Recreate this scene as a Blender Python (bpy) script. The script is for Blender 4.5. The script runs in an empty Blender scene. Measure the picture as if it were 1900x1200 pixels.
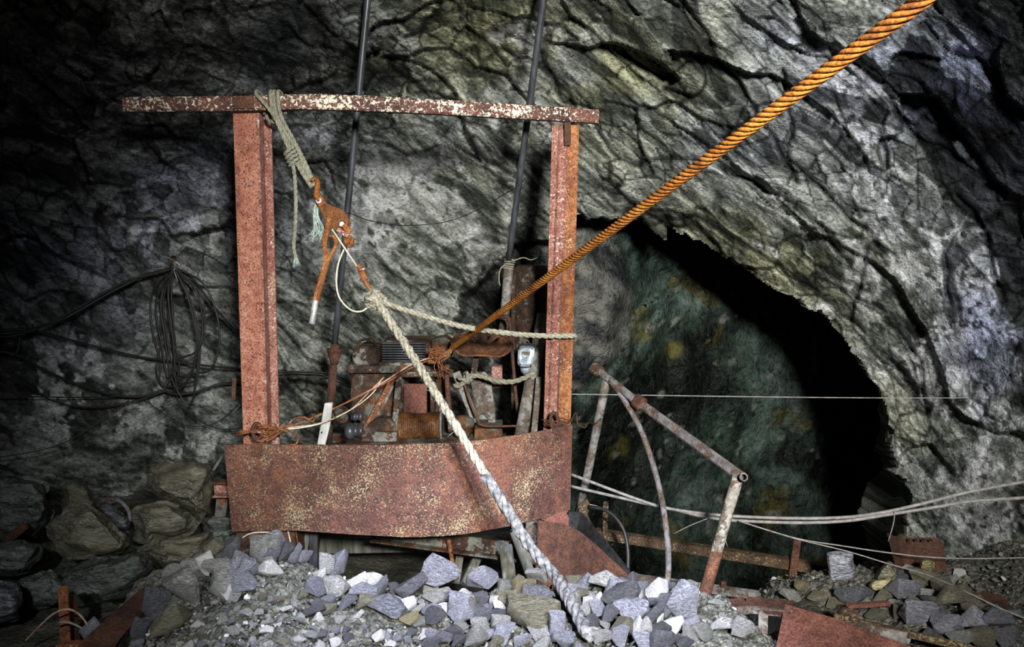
import bpy, bmesh, math, random
import numpy as np
from mathutils import Vector, Matrix, noise as mnoise

random.seed(11)
RNG = np.random.default_rng(11)
scene = bpy.context.scene
COL = scene.collection
R = math.radians

# ------------------------------------------------------------------ camera
F = 1500.0                      # focal length in pixels of the 1900 px wide frame
PITCH = R(7.0)
CAM = Vector((0, 0, 1.6))
cam_d = bpy.data.cameras.new('camera')
cam_d.sensor_width = 36.0
cam_d.lens = F / 1900.0 * 36.0
cam_d.clip_start = 0.05
cam = bpy.data.objects.new('camera', cam_d)
COL.objects.link(cam)
cam.location = CAM
cam.rotation_euler = (R(90) - PITCH, 0, 0)
scene.camera = cam

# ------------------------------------------------------------------ world and lamps
w = bpy.data.worlds.new('world'); scene.world = w; w.use_nodes = True
w.node_tree.nodes['Background'].inputs[0].default_value = (0.5, 0.6, 0.7, 1)
w.node_tree.nodes['Background'].inputs[1].default_value = 0.0015

def spot(name, loc, target, energy, angle, blend, color, size):
    d = bpy.data.lights.new(name, 'SPOT')
    d.energy = energy; d.spot_size = R(angle); d.spot_blend = blend
    d.color = color; d.shadow_soft_size = size
    o = bpy.data.objects.new(name, d); COL.objects.link(o)
    o.location = loc
    o.rotation_euler = (Vector(target) - Vector(loc)).to_track_quat('-Z', 'Y').to_euler()
    return o
# the photographer's lamps: one high at the right of the camera, one cool lamp held over the rubble; the left fill is added
spot('key_lamp', (0.75, -1.2, 2.5), (0.55, 6.0, 1.0), 3600, 62, 1.0, (1.0, 0.97, 0.90), 0.26)
spot('rubble_lamp', (0.15, 0.9, 2.8), (0.0, 3.05, 0.0), 1500, 40, 0.55, (0.78, 0.81, 1.0), 0.05)
spot('side_fill', (-0.9, -0.2, 2.1), (-1.72, 4.3, -0.05), 340, 38, 1.0, (0.95, 0.98, 1.0), 0.06)  # unseen fill added to brighten the boulders on the left

scene.view_settings.view_transform = 'Standard'
scene.view_settings.look = 'None'
scene.view_settings.gamma = 1.0
scene.view_settings.use_curve_mapping = False
scene.view_settings.exposure = 0.0
scene.cycles.max_bounces = 3
scene.cycles.diffuse_bounces = 2
scene.cycles.glossy_bounces = 2

# ------------------------------------------------------------------ placing
SP, CP = math.sin(PITCH), math.cos(PITCH)
def P(px, py, Y):
    """world point at depth Y on the line of sight through a photograph pixel"""
    u = (px - 950.0) / F; v = (600.0 - py) / F
    t = Y / (CP + v * SP)
    return Vector((u * t, Y, CAM.z + t * (-SP + v * CP)))
def S(n, Y):
    """metres covered by n pixels at depth Y"""
    return n * Y / F

# ------------------------------------------------------------------ noise (vectorised)
def _hash(ix, iy, iz, seed):
    h = (ix.astype(np.int64) * 374761393 + iy.astype(np.int64) * 668265263 + iz.astype(np.int64) * 2147483647 + seed * 974634777) & 0xFFFFFFFF
    h = ((h ^ (h >> 13)) * 1274126177) & 0xFFFFFFFF
    h = ((h ^ (h >> 16)) * 2246822519) & 0xFFFFFFFF
    h = h ^ (h >> 15)
    return (h & 0xFFFFFF) / float(0xFFFFFF)
def vnoise(p, seed=0):
    i = np.floor(p); f = p - i; f = f * f * (3 - 2 * f)
    out = 0
    for a in (0, 1):
        for b in (0, 1):
            for c in (0, 1):
                wgt = (f[:, 0] if a else 1 - f[:, 0]) * (f[:, 1] if b else 1 - f[:, 1]) * (f[:, 2] if c else 1 - f[:, 2])
                out = out + wgt * _hash(i[:, 0] + a, i[:, 1] + b, i[:, 2] + c, seed)
    return out * 2 - 1
def fbm(p, octaves=4, seed=0, gain=0.5):
    s = 0; a = 1.0; q = p
    for k in range(octaves):
        s = s + a * vnoise(q, seed + k * 7); q = q * 2.03 + 3.7; a *= gain
    return s
def facets(p, seed, tilt=0.8, step=1.0):
    """broken-rock relief: every cell is a tilted plane. returns height, edge distance"""
    i = np.floor(p)
    d1 = np.full(len(p), 9.0); d2 = np.full(len(p), 9.0); h1 = np.zeros(len(p))
    for a in (-1, 0, 1):
        for b in (-1, 0, 1):
            for c in (-1, 0, 1):
                cx, cy, cz = i[:, 0] + a, i[:, 1] + b, i[:, 2] + c
                ox = cx + _hash(cx, cy, cz, seed); oy = cy + _hash(cx, cy, cz, seed + 1); oz = cz + _hash(cx, cy, cz, seed + 2)
                rx, ry, rz = p[:, 0] - ox, p[:, 1] - oy, p[:, 2] - oz
                d = np.sqrt(rx * rx + ry * ry + rz * rz)
                h = step * (_hash(cx, cy, cz, seed + 3) - 0.5) + tilt * (rx * (_hash(cx, cy, cz, seed + 4) - 0.5) + ry * (_hash(cx, cy, cz, seed + 5) - 0.5) + rz * (_hash(cx, cy, cz, seed + 6) - 0.5)) * 2
                near = d < d1
                d2 = np.where(near, d1, np.minimum(d2, d)); h1 = np.where(near, h, h1); d1 = np.where(near, d, d1)
    return h1, d2 - d1

# ------------------------------------------------------------------ mesh builder
class MB:
    def __init__(s): s.v = []; s.f = []; s.smooth = []
    def add(s, vs, fs, smooth=False):
        o = len(s.v); s.v += [Vector(v) for v in vs]
        for f in fs: s.f.append([i + o for i in f]); s.smooth.append(smooth)
        return s
    def box(s, c, size, rot=None):
        c = Vector(c); hx, hy, hz = size[0] / 2, size[1] / 2, size[2] / 2
        vs = [Vector((x, y, z)) for x in (-hx, hx) for y in (-hy, hy) for z in (-hz, hz)]
        if rot is not None: vs = [rot @ v for v in vs]
        return s.add([c + v for v in vs], [(0, 1, 3, 2), (4, 6, 7, 5), (0, 4, 5, 1), (2, 3, 7, 6), (0, 2, 6, 4), (1, 5, 7, 3)])
    def bar(s, a, b, wd, th, up=(0, -1, 0)):
        """a bar from a to b; th is its size along up, wd across"""
        a = Vector(a); b = Vector(b); d = (b - a).normalized()
        up = Vector(up); up = (up - d * up.dot(d)).normalized(); sd = d.cross(up)
        vs = []
        for p in (a, b):
            for i, j in ((-1, -1), (1, -1), (1, 1), (-1, 1)): vs.append(p + sd * (i * wd / 2) + up * (j * th / 2))
        return s.add(vs, [(3, 2, 1, 0), (4, 5, 6, 7), (0, 1, 5, 4), (1, 2, 6, 5), (2, 3, 7, 6), (3, 0, 4, 7)])
    def tube(s, pts, r, n=10, cap=True, closed=False):
        pts = [Vector(p) for p in pts]; rs = r if isinstance(r, (list, tuple)) else [r] * len(pts)
        m = len(pts); vs = []; nrm = None
        for k, p in enumerate(pts):
            if closed: t = pts[(k + 1) % m] - pts[k - 1]
            else: t = pts[min(k + 1, m - 1)] - pts[max(k - 1, 0)]
            t = t.normalized() if t.length > 1e-9 else Vector((0, 0, 1))
            if nrm is None:
                nrm = t.orthogonal().normalized()
            else:
                nrm = nrm - t * nrm.dot(t)
                nrm = nrm.normalized() if nrm.length > 1e-6 else t.orthogonal().normalized()
            bn = t.cross(nrm)
            for j in range(n):
                a = 2 * math.pi * j / n
                vs.append(p + (nrm * math.cos(a) + bn * math.sin(a)) * rs[k])
        fs = []
        for k in range(m if closed else m - 1):
            k2 = (k + 1) % m
            for j in range(n):
                j2 = (j + 1) % n
                fs.append((k * n + j, k * n + j2, k2 * n + j2, k2 * n + j))
        s.add(vs, fs, True)
        if cap and not closed:
            o = len(s.v) - m * n
            s.f.append([o + j for j in range(n)][::-1]); s.smooth.append(False)
            s.f.append([o + (m - 1) * n + j for j in range(n)]); s.smooth.append(False)
        return s
    def pipe(s, a, b, r, wall=None, n=14):
        """an open-ended pipe with wall thickness"""
        a = Vector(a); b = Vector(b); wall = wall or r * 0.25
        t = (b - a).normalized(); u = t.orthogonal().normalized(); w_ = t.cross(u); vs = []
        for p, rr in ((a, r), (b, r), (b, r - wall), (a, r - wall)):
            for j in range(n):
                g = 2 * math.pi * j / n; vs.append(p + (u * math.cos(g) + w_ * math.sin(g)) * rr)
        fs = []
        for k in range(4):
            k2 = (k + 1) % 4
            for j in range(n): fs.append((k * n + j, k * n + (j + 1) % n, k2 * n + (j + 1) % n, k2 * n + j))
        s.add(vs, fs, True)
        return s
    def lathe(s, base, axis, prof, n=18):
        """prof: list of (distance along axis, radius)"""
        base = Vector(base); ax = Vector(axis).normalized(); u = ax.orthogonal().normalized(); w_ = ax.cross(u); vs = []
        for h, r in prof:
            for j in range(n):
                g = 2 * math.pi * j / n; vs.append(base + ax * h + (u * math.cos(g) + w_ * math.sin(g)) * max(r, 1e-4))
        fs = []
        for k in range(len(prof) - 1):
            for j in range(n): fs.append((k * n + j, k * n + (j + 1) % n, (k + 1) * n + (j + 1) % n, (k + 1) * n + j))
        s.add(vs, fs, True)
        o = len(s.v) - len(vs)
        s.f.append([o + j for j in range(n)][::-1]); s.smooth.append(False)
        s.f.append([o + (len(prof) - 1) * n + j for j in range(n)]); s.smooth.append(False)
        return s
    def prism(s, outline, offset):
        """outline: 3-D points of a planar polygon; offset: extrusion vector"""
        n = len(outline); off = Vector(offset)
        vs = [Vector(p) for p in outline] + [Vector(p) + off for p in outline]
        fs = [list(range(n)), list(range(n, 2 * n))[::-1]] + [(i, i + n, (i + 1) % n + n, (i + 1) % n) for i in range(n)]
        return s.add(vs, fs)
    def torus(s, c, axis, R_, r, n=20, m=8, sx=1.0):
        ax = Vector(axis).normalized(); u = ax.orthogonal().normalized(); w_ = ax.cross(u)
        return s.tube([Vector(c) + u * math.cos(2 * math.pi * k / n) * R_ * sx + w_ * math.sin(2 * math.pi * k / n) * R_ for k in range(n)], r, m, closed=True)

def smooth_path(pts, step):
    pts = [Vector(p) for p in pts]
    if len(pts) == 2:
        n = max(2, int((pts[1] - pts[0]).length / step)); return [pts[0].lerp(pts[1], k / n) for k in range(n + 1)]
    ex = [pts[0] * 2 - pts[1]] + pts + [pts[-1] * 2 - pts[-2]]
    out = []
    for k in range(len(pts) - 1):
        a, b, c, d = ex[k], ex[k + 1], ex[k + 2], ex[k + 3]
        n = max(1, int((c - b).length / step))
        for j in range(n):
            t = j / n
            out.append(0.5 * ((2 * b) + (c - a) * t + (2 * a - 5 * b + 4 * c - d) * t * t + (3 * b - a - 3 * c + d) * t ** 3))
    out.append(pts[-1])
    return out

def twisted(mb, pts, r, strands=3, pitch=None, step=None, m=6, jitter=0.0, ph0=0.0):
    """laid rope: strands wound round a path"""
    pitch = pitch or r * 7; step = step or pitch / 9
    path = smooth_path(pts, step); n = len(path)
    nrm = None; frames = []
    for k, p in enumerate(path):
        t = (path[min(k + 1, n - 1)] - path[max(k - 1, 0)]).normalized()
        nrm = t.orthogonal().normalized() if nrm is None else (nrm - t * nrm.dot(t)).normalized()
        frames.append((p, nrm, t.cross(nrm)))
    sr = r * (0.54 if strands == 3 else 0.36); rad = r - sr
    L = 0; Ls = [0]
    for k in range(1, n): L += (path[k] - path[k - 1]).length; Ls.append(L)
    for s_ in range(strands):
        q = []
        for k, (p, u, b) in enumerate(frames):
            a = ph0 + 2 * math.pi * (s_ / strands + Ls[k] / pitch)
            q.append(p + (u * math.cos(a) + b * math.sin(a)) * rad)
        rr = [sr * (1 + (jitter * (mnoise.noise(pp * 40) ) if jitter else 0)) for pp in q]
        mb.tube(q, rr, m)
    if strands > 3: mb.tube([f[0] for f in frames], r * 0.55, m)
    return mb

# ------------------------------------------------------------------ objects
def world_loc(o):
    l = Vector((0, 0, 0))
    while o is not None: l += o.location; o = o.parent
    return l
def link_mesh(name, me, mat, parent=None, loc=None):
    o = bpy.data.objects.new(name, me); COL.objects.link(o)
    if mat is not None and len(me.materials) == 0: me.materials.append(mat)
    if parent is not None: o.parent = parent
    if loc is not None: o.location = loc
    return o
def build(name, mb, mat, parent=None, bevel=0.0, loc=None, recalc=True, rough=0.0):
    """one mesh object out of a builder whose points are in world space"""
    if parent is not None: org = world_loc(parent)
    elif loc is not None: org = Vector(loc)
    else:
        lo = [min(v[i] for v in mb.v) for i in range(3)]; hi = [max(v[i] for v in mb.v) for i in range(3)]
        org = Vector(((lo[0] + hi[0]) / 2, (lo[1] + hi[1]) / 2, lo[2]))
    me = bpy.data.meshes.new(name)
    me.from_pydata([v - org for v in mb.v], [], mb.f)
    me.polygons.foreach_set('use_smooth', mb.smooth)
    if bevel or recalc:
        bm = bmesh.new(); bm.from_mesh(me)
        if recalc: bmesh.ops.recalc_face_normals(bm, faces=bm.faces)
        if bevel:
            ed = [e for e in bm.edges if len(e.link_faces) == 2 and e.calc_face_angle(0) > 0.6 and not any(f.smooth for f in e.link_faces)]
            if ed: bmesh.ops.bevel(bm, geom=ed, offset=bevel, segments=1, affect='EDGES', clamp_overlap=True)
        bm.to_mesh(me); bm.free()
    return link_mesh(name, me, mat, parent, None if parent is not None else org)
def tag(o, label=None, cat=None, group=None, kind=None):
    if label: o['label'] = label
    if cat: o['category'] = cat
    if group: o['group'] = group
    if kind: o['kind'] = kind
    return o
def thing(name, label, cat, loc, group=None):
    o = bpy.data.objects.new(name, None); COL.objects.link(o); o.location = Vector(loc); o.empty_display_size = 0.05
    return tag(o, label, cat, group)

# ------------------------------------------------------------------ materials
class NT:
    def __init__(s, name):
        s.m = bpy.data.materials.new(name); s.m.use_nodes = True; s.t = s.m.node_tree
        s.b = s.t.nodes['Principled BSDF']; s.tc = s.t.nodes.new('ShaderNodeTexCoord')
        s.co = s.tc.outputs['Object']
    def new(s, ty, **kw):
        n = s.t.nodes.new(ty)
        for k, v in kw.items(): setattr(n, k, v)
        return n
    def put(s, sock, val):
        if hasattr(val, 'is_linked') or isinstance(val, bpy.types.NodeSocket): s.t.links.new(val, sock)
        elif isinstance(val, (tuple, list)) and len(val) == 3 and sock.type == 'RGBA': sock.default_value = (*val, 1)
        else: sock.default_value = val
    def map(s, scale=(1, 1, 1), rot=(0, 0, 0), loc=(0, 0, 0), vec=None):
        n = s.new('ShaderNodeMapping'); s.put(n.inputs[0], vec or s.co)
        n.inputs['Scale'].default_value = scale; n.inputs['Rotation'].default_value = rot; n.inputs['Location'].default_value = loc
        return n.outputs[0]
    def noise(s, scale, detail=4, rough=0.55, dist=0.0, vec=None):
        n = s.new('ShaderNodeTexNoise'); s.put(n.inputs['Vector'], vec or s.co)
        n.inputs['Scale'].default_value = scale; n.inputs['Detail'].default_value = min(detail, 3)
        n.inputs['Roughness'].default_value = rough; n.inputs['Distortion'].default_value = dist
        return n.outputs['Fac']
    def noisecol(s, scale, detail=2, vec=None):
        n = s.new('ShaderNodeTexNoise'); s.put(n.inputs['Vector'], vec or s.co)
        n.inputs['Scale'].default_value = scale; n.inputs['Detail'].default_value = detail
        return n.outputs['Color']
    def voro(s, scale, feature='F1', vec=None, rand=1.0):
        n = s.new('ShaderNodeTexVoronoi', feature=feature); s.put(n.inputs['Vector'], vec or s.co)
        n.inputs['Scale'].default_value = scale; n.inputs['Randomness'].default_value = rand
        return n.outputs['Distance']
    def ramp(s, fac, stops, interp='LINEAR'):
        n = s.new('ShaderNodeValToRGB'); s.put(n.inputs[0], fac); r = n.color_ramp; r.interpolation = interp
        while len(r.elements) < len(stops): r.elements.new(0.5)
        for e, (p, c) in zip(r.elements, stops):
            e.position = p; e.color = (c, c, c, 1) if not isinstance(c, (tuple, list)) else (*c, 1)
        return n.outputs[0]
    def mix(s, fac, a, b, mode='MIX'):
        n = s.new('ShaderNodeMix', data_type='RGBA', blend_type=mode)
        s.put(n.inputs[0], fac); s.put(n.inputs[6], a); s.put(n.inputs[7], b)
        return n.outputs[2]
    def math(s, op, a, b=0.0, clamp=False):
        n = s.new('ShaderNodeMath', operation=op, use_clamp=clamp); s.put(n.inputs[0], a); s.put(n.inputs[1], b)
        return n.outputs[0]
    def vadd(s, a, b, k):
        n = s.new('ShaderNodeVectorMath', operation='MULTIPLY_ADD'); s.put(n.inputs[0], b)
        n.inputs[1].default_value = (k, k, k); s.put(n.inputs[2], a)
        return n.outputs[0]
    def attr(s, name):
        n = s.new('ShaderNodeAttribute'); n.attribute_name = name
        return n.outputs['Fac']
    def random(s):
        return s.new('ShaderNodeObjectInfo').outputs['Random']
    def bump(s, h, strength=0.5, dist=0.01, normal=None):
        n = s.new('ShaderNodeBump'); s.put(n.inputs['Height'], h)
        n.inputs['Strength'].default_value = strength; n.inputs['Distance'].default_value = dist
        if normal is not None: s.put(n.inputs['Normal'], normal)
        return n.outputs[0]
    def done(s, color, rough=0.8, normal=None, metal=0.0, spec=0.4):
        s.put(s.b.inputs['Base Color'], color); s.put(s.b.inputs['Roughness'], rough)
        s.put(s.b.inputs['Metallic'], metal); s.put(s.b.inputs['Specular IOR Level'], spec)
        if normal is not None: s.put(s.b.inputs['Normal'], normal)
        return s.m

def m_wall():
    n = NT('fractured_schist')
    base = n.new('ShaderNodeAttribute'); base.attribute_name = 'albedo'
    st = n.map((1.0, 1.0, 1.6), (0, R(38), R(20)))
    fine = n.noise(40, 4, 0.72, 0.25, st)
    c = n.mix(n.ramp(fine, [(0.34, 1.0), (0.52, 0.0)]), base.outputs['Color'], n.mix(1.0, base.outputs['Color'], (0.40, 0.41, 0.40), 'MULTIPLY'))
    c = n.mix(n.ramp(fine, [(0.56, 0.0), (0.74, 0.55)]), c, n.mix(1.0, c, (1.9, 1.9, 1.9), 'MULTIPLY'))
    return n.done(c, n.ramp(fine, [(0.35, 0.5), (0.65, 0.85)]), n.bump(fine, 0.8, 0.025), spec=0.16)

def m_green():
    n = NT('wet_green_rock')
    base = n.new('ShaderNodeAttribute'); base.attribute_name = 'albedo'
    fine = n.noise(16, 4, 0.7, 0.4)
    c = n.mix(n.ramp(fine, [(0.34, 0.9), (0.55, 0.0)]), base.outputs['Color'], n.mix(1.0, base.outputs['Color'], (0.3, 0.33, 0.3), 'MULTIPLY'))
    return n.done(c, n.ramp(fine, [(0.4, 0.35), (0.6, 0.7)]), n.bump(fine, 0.9, 0.05), spec=0.3)

def m_rust(name, dark, mid, lite, flake=None, amount=0.0, fscale=45, paint=None, pamount=0.0, rough=0.8, bump=0.5, pit=0.0, streak=1.0):
    n = NT(name)
    st = n.map((1, 1, 0.35 * streak))
    big = n.noise(3.5, 5, 0.6, 0.4, st); mid_n = n.noise(22, 6, 0.65); fin = n.noise(110, 3, 0.6)
    f = n.math('ADD', n.math('MULTIPLY', big, 0.55), n.math('MULTIPLY', mid_n, 0.45))
    c = n.ramp(f, [(0.38, dark), (0.5, mid), (0.60, lite)])
    c = n.mix(n.ramp(fin, [(0.38, 0.85), (0.56, 0.0)]), c, n.mix(1.0, c, (0.35, 0.33, 0.32), 'MULTIPLY'))
    hh = n.math('ADD', n.math('MULTIPLY', mid_n, 1.0), n.math('MULTIPLY', fin, 0.7))
    if paint is not None:
        k = n.ramp(n.math('ADD', n.noise(9, 8, 0.72), n.math('MULTIPLY', big, 0.5)), [(0.86 - 0.22 * pamount, 0.0), (0.89 - 0.22 * pamount, 1.0)])
        c = n.mix(k, c, n.mix(n.ramp(mid_n, [(0.42, 0.8), (0.56, 0.0)]), paint, n.mix(1.0, paint, (0.5, 0.45, 0.42), 'MULTIPLY')))
        hh = n.math('ADD', hh, n.math('MULTIPLY', k, 0.4))
    if pit:
        k = n.ramp(n.voro(62, vec=n.vadd(n.co, n.noisecol(30), 0.02)), [(0.20, 1.0), (0.30, 0.0)])
        k = n.math('MULTIPLY', k, n.ramp(n.noise(14, 3), [(0.42, 0.0), (0.55, pit)]))
        c = n.mix(k, c, (0.035, 0.014, 0.010)); hh = n.math('SUBTRACT', hh, n.math('MULTIPLY', k, 0.6))
    if flake is not None:
        fl = n.noise(fscale, 5, 0.72, 0.6)
        gate = n.math('MULTIPLY', n.math('SUBTRACT', n.noise(5, 4, 0.6), 0.5), 0.42)
        k = n.ramp(n.math('ADD', fl, gate), [(0.70 - 0.3 * amount, 0.0), (0.73 - 0.3 * amount, 1.0)])
        c = n.mix(k, c, flake); hh = n.math('ADD', hh, n.math('MULTIPLY', k, 0.5))
    return n.done(c, rough, n.bump(hh, bump, 0.006), spec=0.3)

def m_stone(name, dark, lite, vein=(0.45, 0.46, 0.48), veins=0.35, spread=0.5, dust=None, bdist=0.012):
    n = NT(name); r = n.random()
    off = n.new('ShaderNodeVectorMath', operation='ADD'); n.put(off.inputs[0], n.co)
    cmb = n.new('ShaderNodeCombineXYZ'); n.put(cmb.inputs[0], n.math('MULTIPLY', r, 37)); n.put(cmb.inputs[2], n.math('MULTIPLY', r, 91))
    n.put(off.inputs[1], cmb.outputs[0]); v = off.outputs[0]
    lay = n.map((1, 1, 4), (R(25), R(35), 0), vec=n.vadd(v, n.noisecol(4, 3, v), 0.12))
    a = n.noise(9, 8, 0.65, 0.5, lay); b = n.noise(48, 5, 0.65, 0.2, lay)
    c = n.ramp(a, [(0.40, dark), (0.50, tuple(0.5 * (x + y) for x, y in zip(dark, lite))), (0.62, lite)])
    c = n.mix(n.ramp(b, [(0.54, 0.0), (0.64, veins + 0.2)]), c, vein)
    c = n.mix(n.ramp(b, [(0.36, 0.9), (0.48, 0.0)]), c, n.mix(1.0, c, (0.3, 0.3, 0.3), 'MULTIPLY'))
    val = n.math('ADD', n.math('MULTIPLY', r, spread), 1.0 - spread * 0.5)
    cc = n.new('ShaderNodeHueSaturation'); n.put(cc.inputs['Color'], c); n.put(cc.inputs['Value'], val)
    c = cc.outputs[0]
    if dust is not None: c = n.mix(n.ramp(n.noise(5, 4, 0.6, 0.3, v), [(0.45, 0.0), (0.62, 0.75)]), c, dust)
    h = n.math('ADD', a, n.math('MULTIPLY', b, 0.5))
    return n.done(c, 0.65, n.bump(h, 0.9, bdist), spec=0.4)

def m_plain(name, a, b, scale=30, rough=0.6, bump=0.2, metal=0.0, stretch=(1, 1, 1), spec=0.4):
    n = NT(name); v = n.map(stretch)
    f = n.noise(scale, 5, 0.62, 0.2, v)
    return n.done(n.ramp(f, [(0.35, a), (0.65, b)]), rough, n.bump(f, bump, 0.004), metal, spec)

MT = {}
MT['wall'] = m_wall()
MT['green'] = m_green()
MT['red'] = m_rust('red_oxide_paint', (0.17, 0.055, 0.038), (0.32, 0.125, 0.083), (0.43, 0.21, 0.145), pit=1.0, bump=0.5, streak=0.6, flake=(0.36, 0.27, 0.22), amount=0.10, fscale=60)
MT['redpale'] = m_rust('red_paint_peeling', (0.12, 0.040, 0.030), (0.24, 0.095, 0.072), (0.34, 0.18, 0.145), pit=0.8, flake=(0.46, 0.40, 0.36), amount=0.30, fscale=70)
MT['orange'] = m_rust('orange_scale_rust', (0.10, 0.034, 0.014), (0.24, 0.085, 0.032), (0.34, 0.15, 0.06), pit=0.9, flake=(0.42, 0.36, 0.29), amount=0.18, fscale=80)
MT['plate'] = m_rust('flaking_brown_plate', (0.050, 0.023, 0.020), (0.105, 0.047, 0.038), (0.165, 0.068, 0.044), flake=(0.32, 0.265, 0.16), amount=0.40, fscale=125, bump=0.6)
MT['brown'] = m_rust('brown_sheet_rust', (0.036, 0.018, 0.013), (0.074, 0.034, 0.022), (0.125, 0.056, 0.033), bump=0.5)
MT['redplate'] = m_rust('red_brown_plate', (0.09, 0.036, 0.029), (0.155, 0.062, 0.049), (0.21, 0.088, 0.064), bump=0.5, flake=(0.32, 0.17, 0.07), amount=0.14, fscale=90)
MT['beam'] = m_rust('white_flaked_beam', (0.045, 0.020, 0.018), (0.095, 0.043, 0.037), (0.15, 0.065, 0.048), flake=(0.52, 0.48, 0.40), amount=0.58, fscale=55, bump=0.9)
MT['hoist'] = m_rust('bright_hoist_rust', (0.11, 0.036, 0.010), (0.25, 0.085, 0.020), (0.38, 0.16, 0.05), bump=0.9)
MT['hoistdark'] = m_rust('grainy_hoist_rust', (0.085, 0.032, 0.010), (0.165, 0.062, 0.018), (0.23, 0.10, 0.035), bump=1.0)
MT['cable'] = m_rust('orange_cable_rust', (0.13, 0.042, 0.008), (0.33, 0.115, 0.015), (0.44, 0.18, 0.03), bump=0.3)
MT['machine'] = m_rust('oily_machine_rust', (0.016, 0.011, 0.009), (0.060, 0.030, 0.018), (0.17, 0.072, 0.026), paint=(0.10, 0.104, 0.092), pamount=0.35, bump=0.8)
MT['machine2'] = m_rust('grey_machine_paint', (0.024, 0.016, 0.012), (0.070, 0.038, 0.024), (0.17, 0.08, 0.036), paint=(0.17, 0.175, 0.16), pamount=0.55, bump=0.7)
MT['winding'] = m_rust('oily_wound_cable', (0.045, 0.017, 0.006), (0.13, 0.055, 0.018), (0.24, 0.115, 0.04), bump=0.4, rough=0.55)
MT['greymetal'] = m_rust('grey_pipe_paint', (0.07, 0.046, 0.032), (0.115, 0.095, 0.08), (0.17, 0.15, 0.13), paint=(0.20, 0.20, 0.195), pamount=0.60, bump=0.5)
MT['railpipe'] = m_rust('lilac_grey_rail', (0.065, 0.036, 0.026), (0.125, 0.088, 0.075), (0.18, 0.15, 0.135), paint=(0.165, 0.162, 0.178), pamount=0.60, bump=0.5)
MT['ochre'] = m_rust('ochre_crusted_iron', (0.035, 0.020, 0.013), (0.070, 0.042, 0.026), (0.11, 0.065, 0.036), flake=(0.21, 0.185, 0.105), amount=0.42, fscale=75)
MT['seat'] = m_rust('dark_seat_rust', (0.035, 0.016, 0.009), (0.095, 0.038, 0.017), (0.18, 0.075, 0.028), bump=0.7)
MT['postpale'] = m_rust('pale_crusted_post', (0.075, 0.050, 0.036), (0.15, 0.125, 0.10), (0.22, 0.19, 0.16), paint=(0.30, 0.295, 0.27), pamount=0.6, bump=0.6)
MT['footrust'] = m_rust('post_foot_rust', (0.05, 0.024, 0.016), (0.12, 0.052, 0.030), (0.20, 0.095, 0.055), bump=0.7)
MT['pipe'] = m_plain('dark_steel_pipe', (0.025, 0.027, 0.033), (0.07, 0.075, 0.088), 18, 0.38, 0.15, 0.3, (1, 1, 0.2))
MT['black'] = m_plain('black_rubber', (0.006, 0.006, 0.007), (0.018, 0.018, 0.018), 25, 0.5, 0.15)
MT['greycable'] = m_plain('pale_grey_cable', (0.14, 0.135, 0.14), (0.27, 0.26, 0.255), 35, 0.6, 0.3)
MT['rope'] = m_plain('dusty_hemp_rope', (0.17, 0.165, 0.13), (0.36, 0.35, 0.285), 60, 0.9, 0.9, spec=0.1)
MT['ropegrey'] = m_plain('grey_sling_rope', (0.13, 0.13, 0.10), (0.25, 0.25, 0.195), 60, 0.9, 0.7, spec=0.1)
MT['ropepale'] = m_plain('mud_pale_rope', (0.07, 0.072, 0.078), (0.25, 0.252, 0.255), 40, 0.9, 1.0, spec=0.1)
MT['fray'] = m_plain('turquoise_fibres', (0.16, 0.24, 0.22), (0.36, 0.44, 0.40), 40, 0.9, 0.2)
MT['silver'] = m_plain('worn_silver_grip', (0.32, 0.33, 0.35), (0.66, 0.67, 0.70), 22, 0.4, 0.25, 0.6)
MT['cream'] = m_plain('cream_wire', (0.42, 0.40, 0.30), (0.60, 0.57, 0.45), 40, 0.6, 0.2)
MT['copper'] = m_plain('pinkish_wire', (0.28, 0.14, 0.10), (0.50, 0.36, 0.30), 30, 0.5, 0.2)
MT['whitewood'] = m_plain('white_painted_strip', (0.24, 0.25, 0.25), (0.46, 0.47, 0.47), 24, 0.7, 0.4, 0, (1, 1, 0.4))
MT['wood'] = m_plain('old_grey_timber', (0.055, 0.058, 0.048), (0.17, 0.17, 0.14), 30, 0.85, 0.7, 0, (1, 1, 0.10))
MT['bluebox'] = m_rust('pale_blue_enamel', (0.10, 0.12, 0.14), (0.25, 0.32, 0.38), (0.38, 0.46, 0.54), paint=(0.44, 0.54, 0.62), pamount=0.6, bump=0.3)
MT['stone_blue'] = m_stone('blue_grey_schist', (0.075, 0.078, 0.105), (0.27, 0.28, 0.335), vein=(0.55, 0.56, 0.60), spread=0.8)
MT['stone_dark'] = m_stone('dark_slate', (0.030, 0.032, 0.040), (0.12, 0.125, 0.145), (0.30, 0.31, 0.33), 0.3, 0.6)
MT['stone_white'] = m_stone('pale_quartz', (0.40, 0.40, 0.40), (0.80, 0.80, 0.78), (0.9, 0.9, 0.9), 0.3, 0.4)
MT['stone_grey'] = m_stone('grey_schist', (0.13, 0.135, 0.125), (0.40, 0.41, 0.40), spread=0.6)
MT['stone_olive'] = m_stone('olive_dusty_rock', (0.075, 0.072, 0.045), (0.23, 0.22, 0.155), (0.34, 0.34, 0.30), 0.3, 0.4)
MT['stone_ochre'] = m_stone('ochre_stained_rock', (0.13, 0.11, 0.045), (0.34, 0.30, 0.17), (0.45, 0.43, 0.36), 0.3, 0.4)
MT['boulder'] = m_stone('olive_boulder', (0.040, 0.040, 0.028), (0.155, 0.15, 0.11), (0.26, 0.265, 0.24), 0.3, 0.35, dust=(0.105, 0.10, 0.065))
MT['boulder_green'] = m_stone('green_grey_boulder', (0.030, 0.038, 0.034), (0.115, 0.13, 0.115), (0.22, 0.24, 0.23), 0.3, 0.35)
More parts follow.
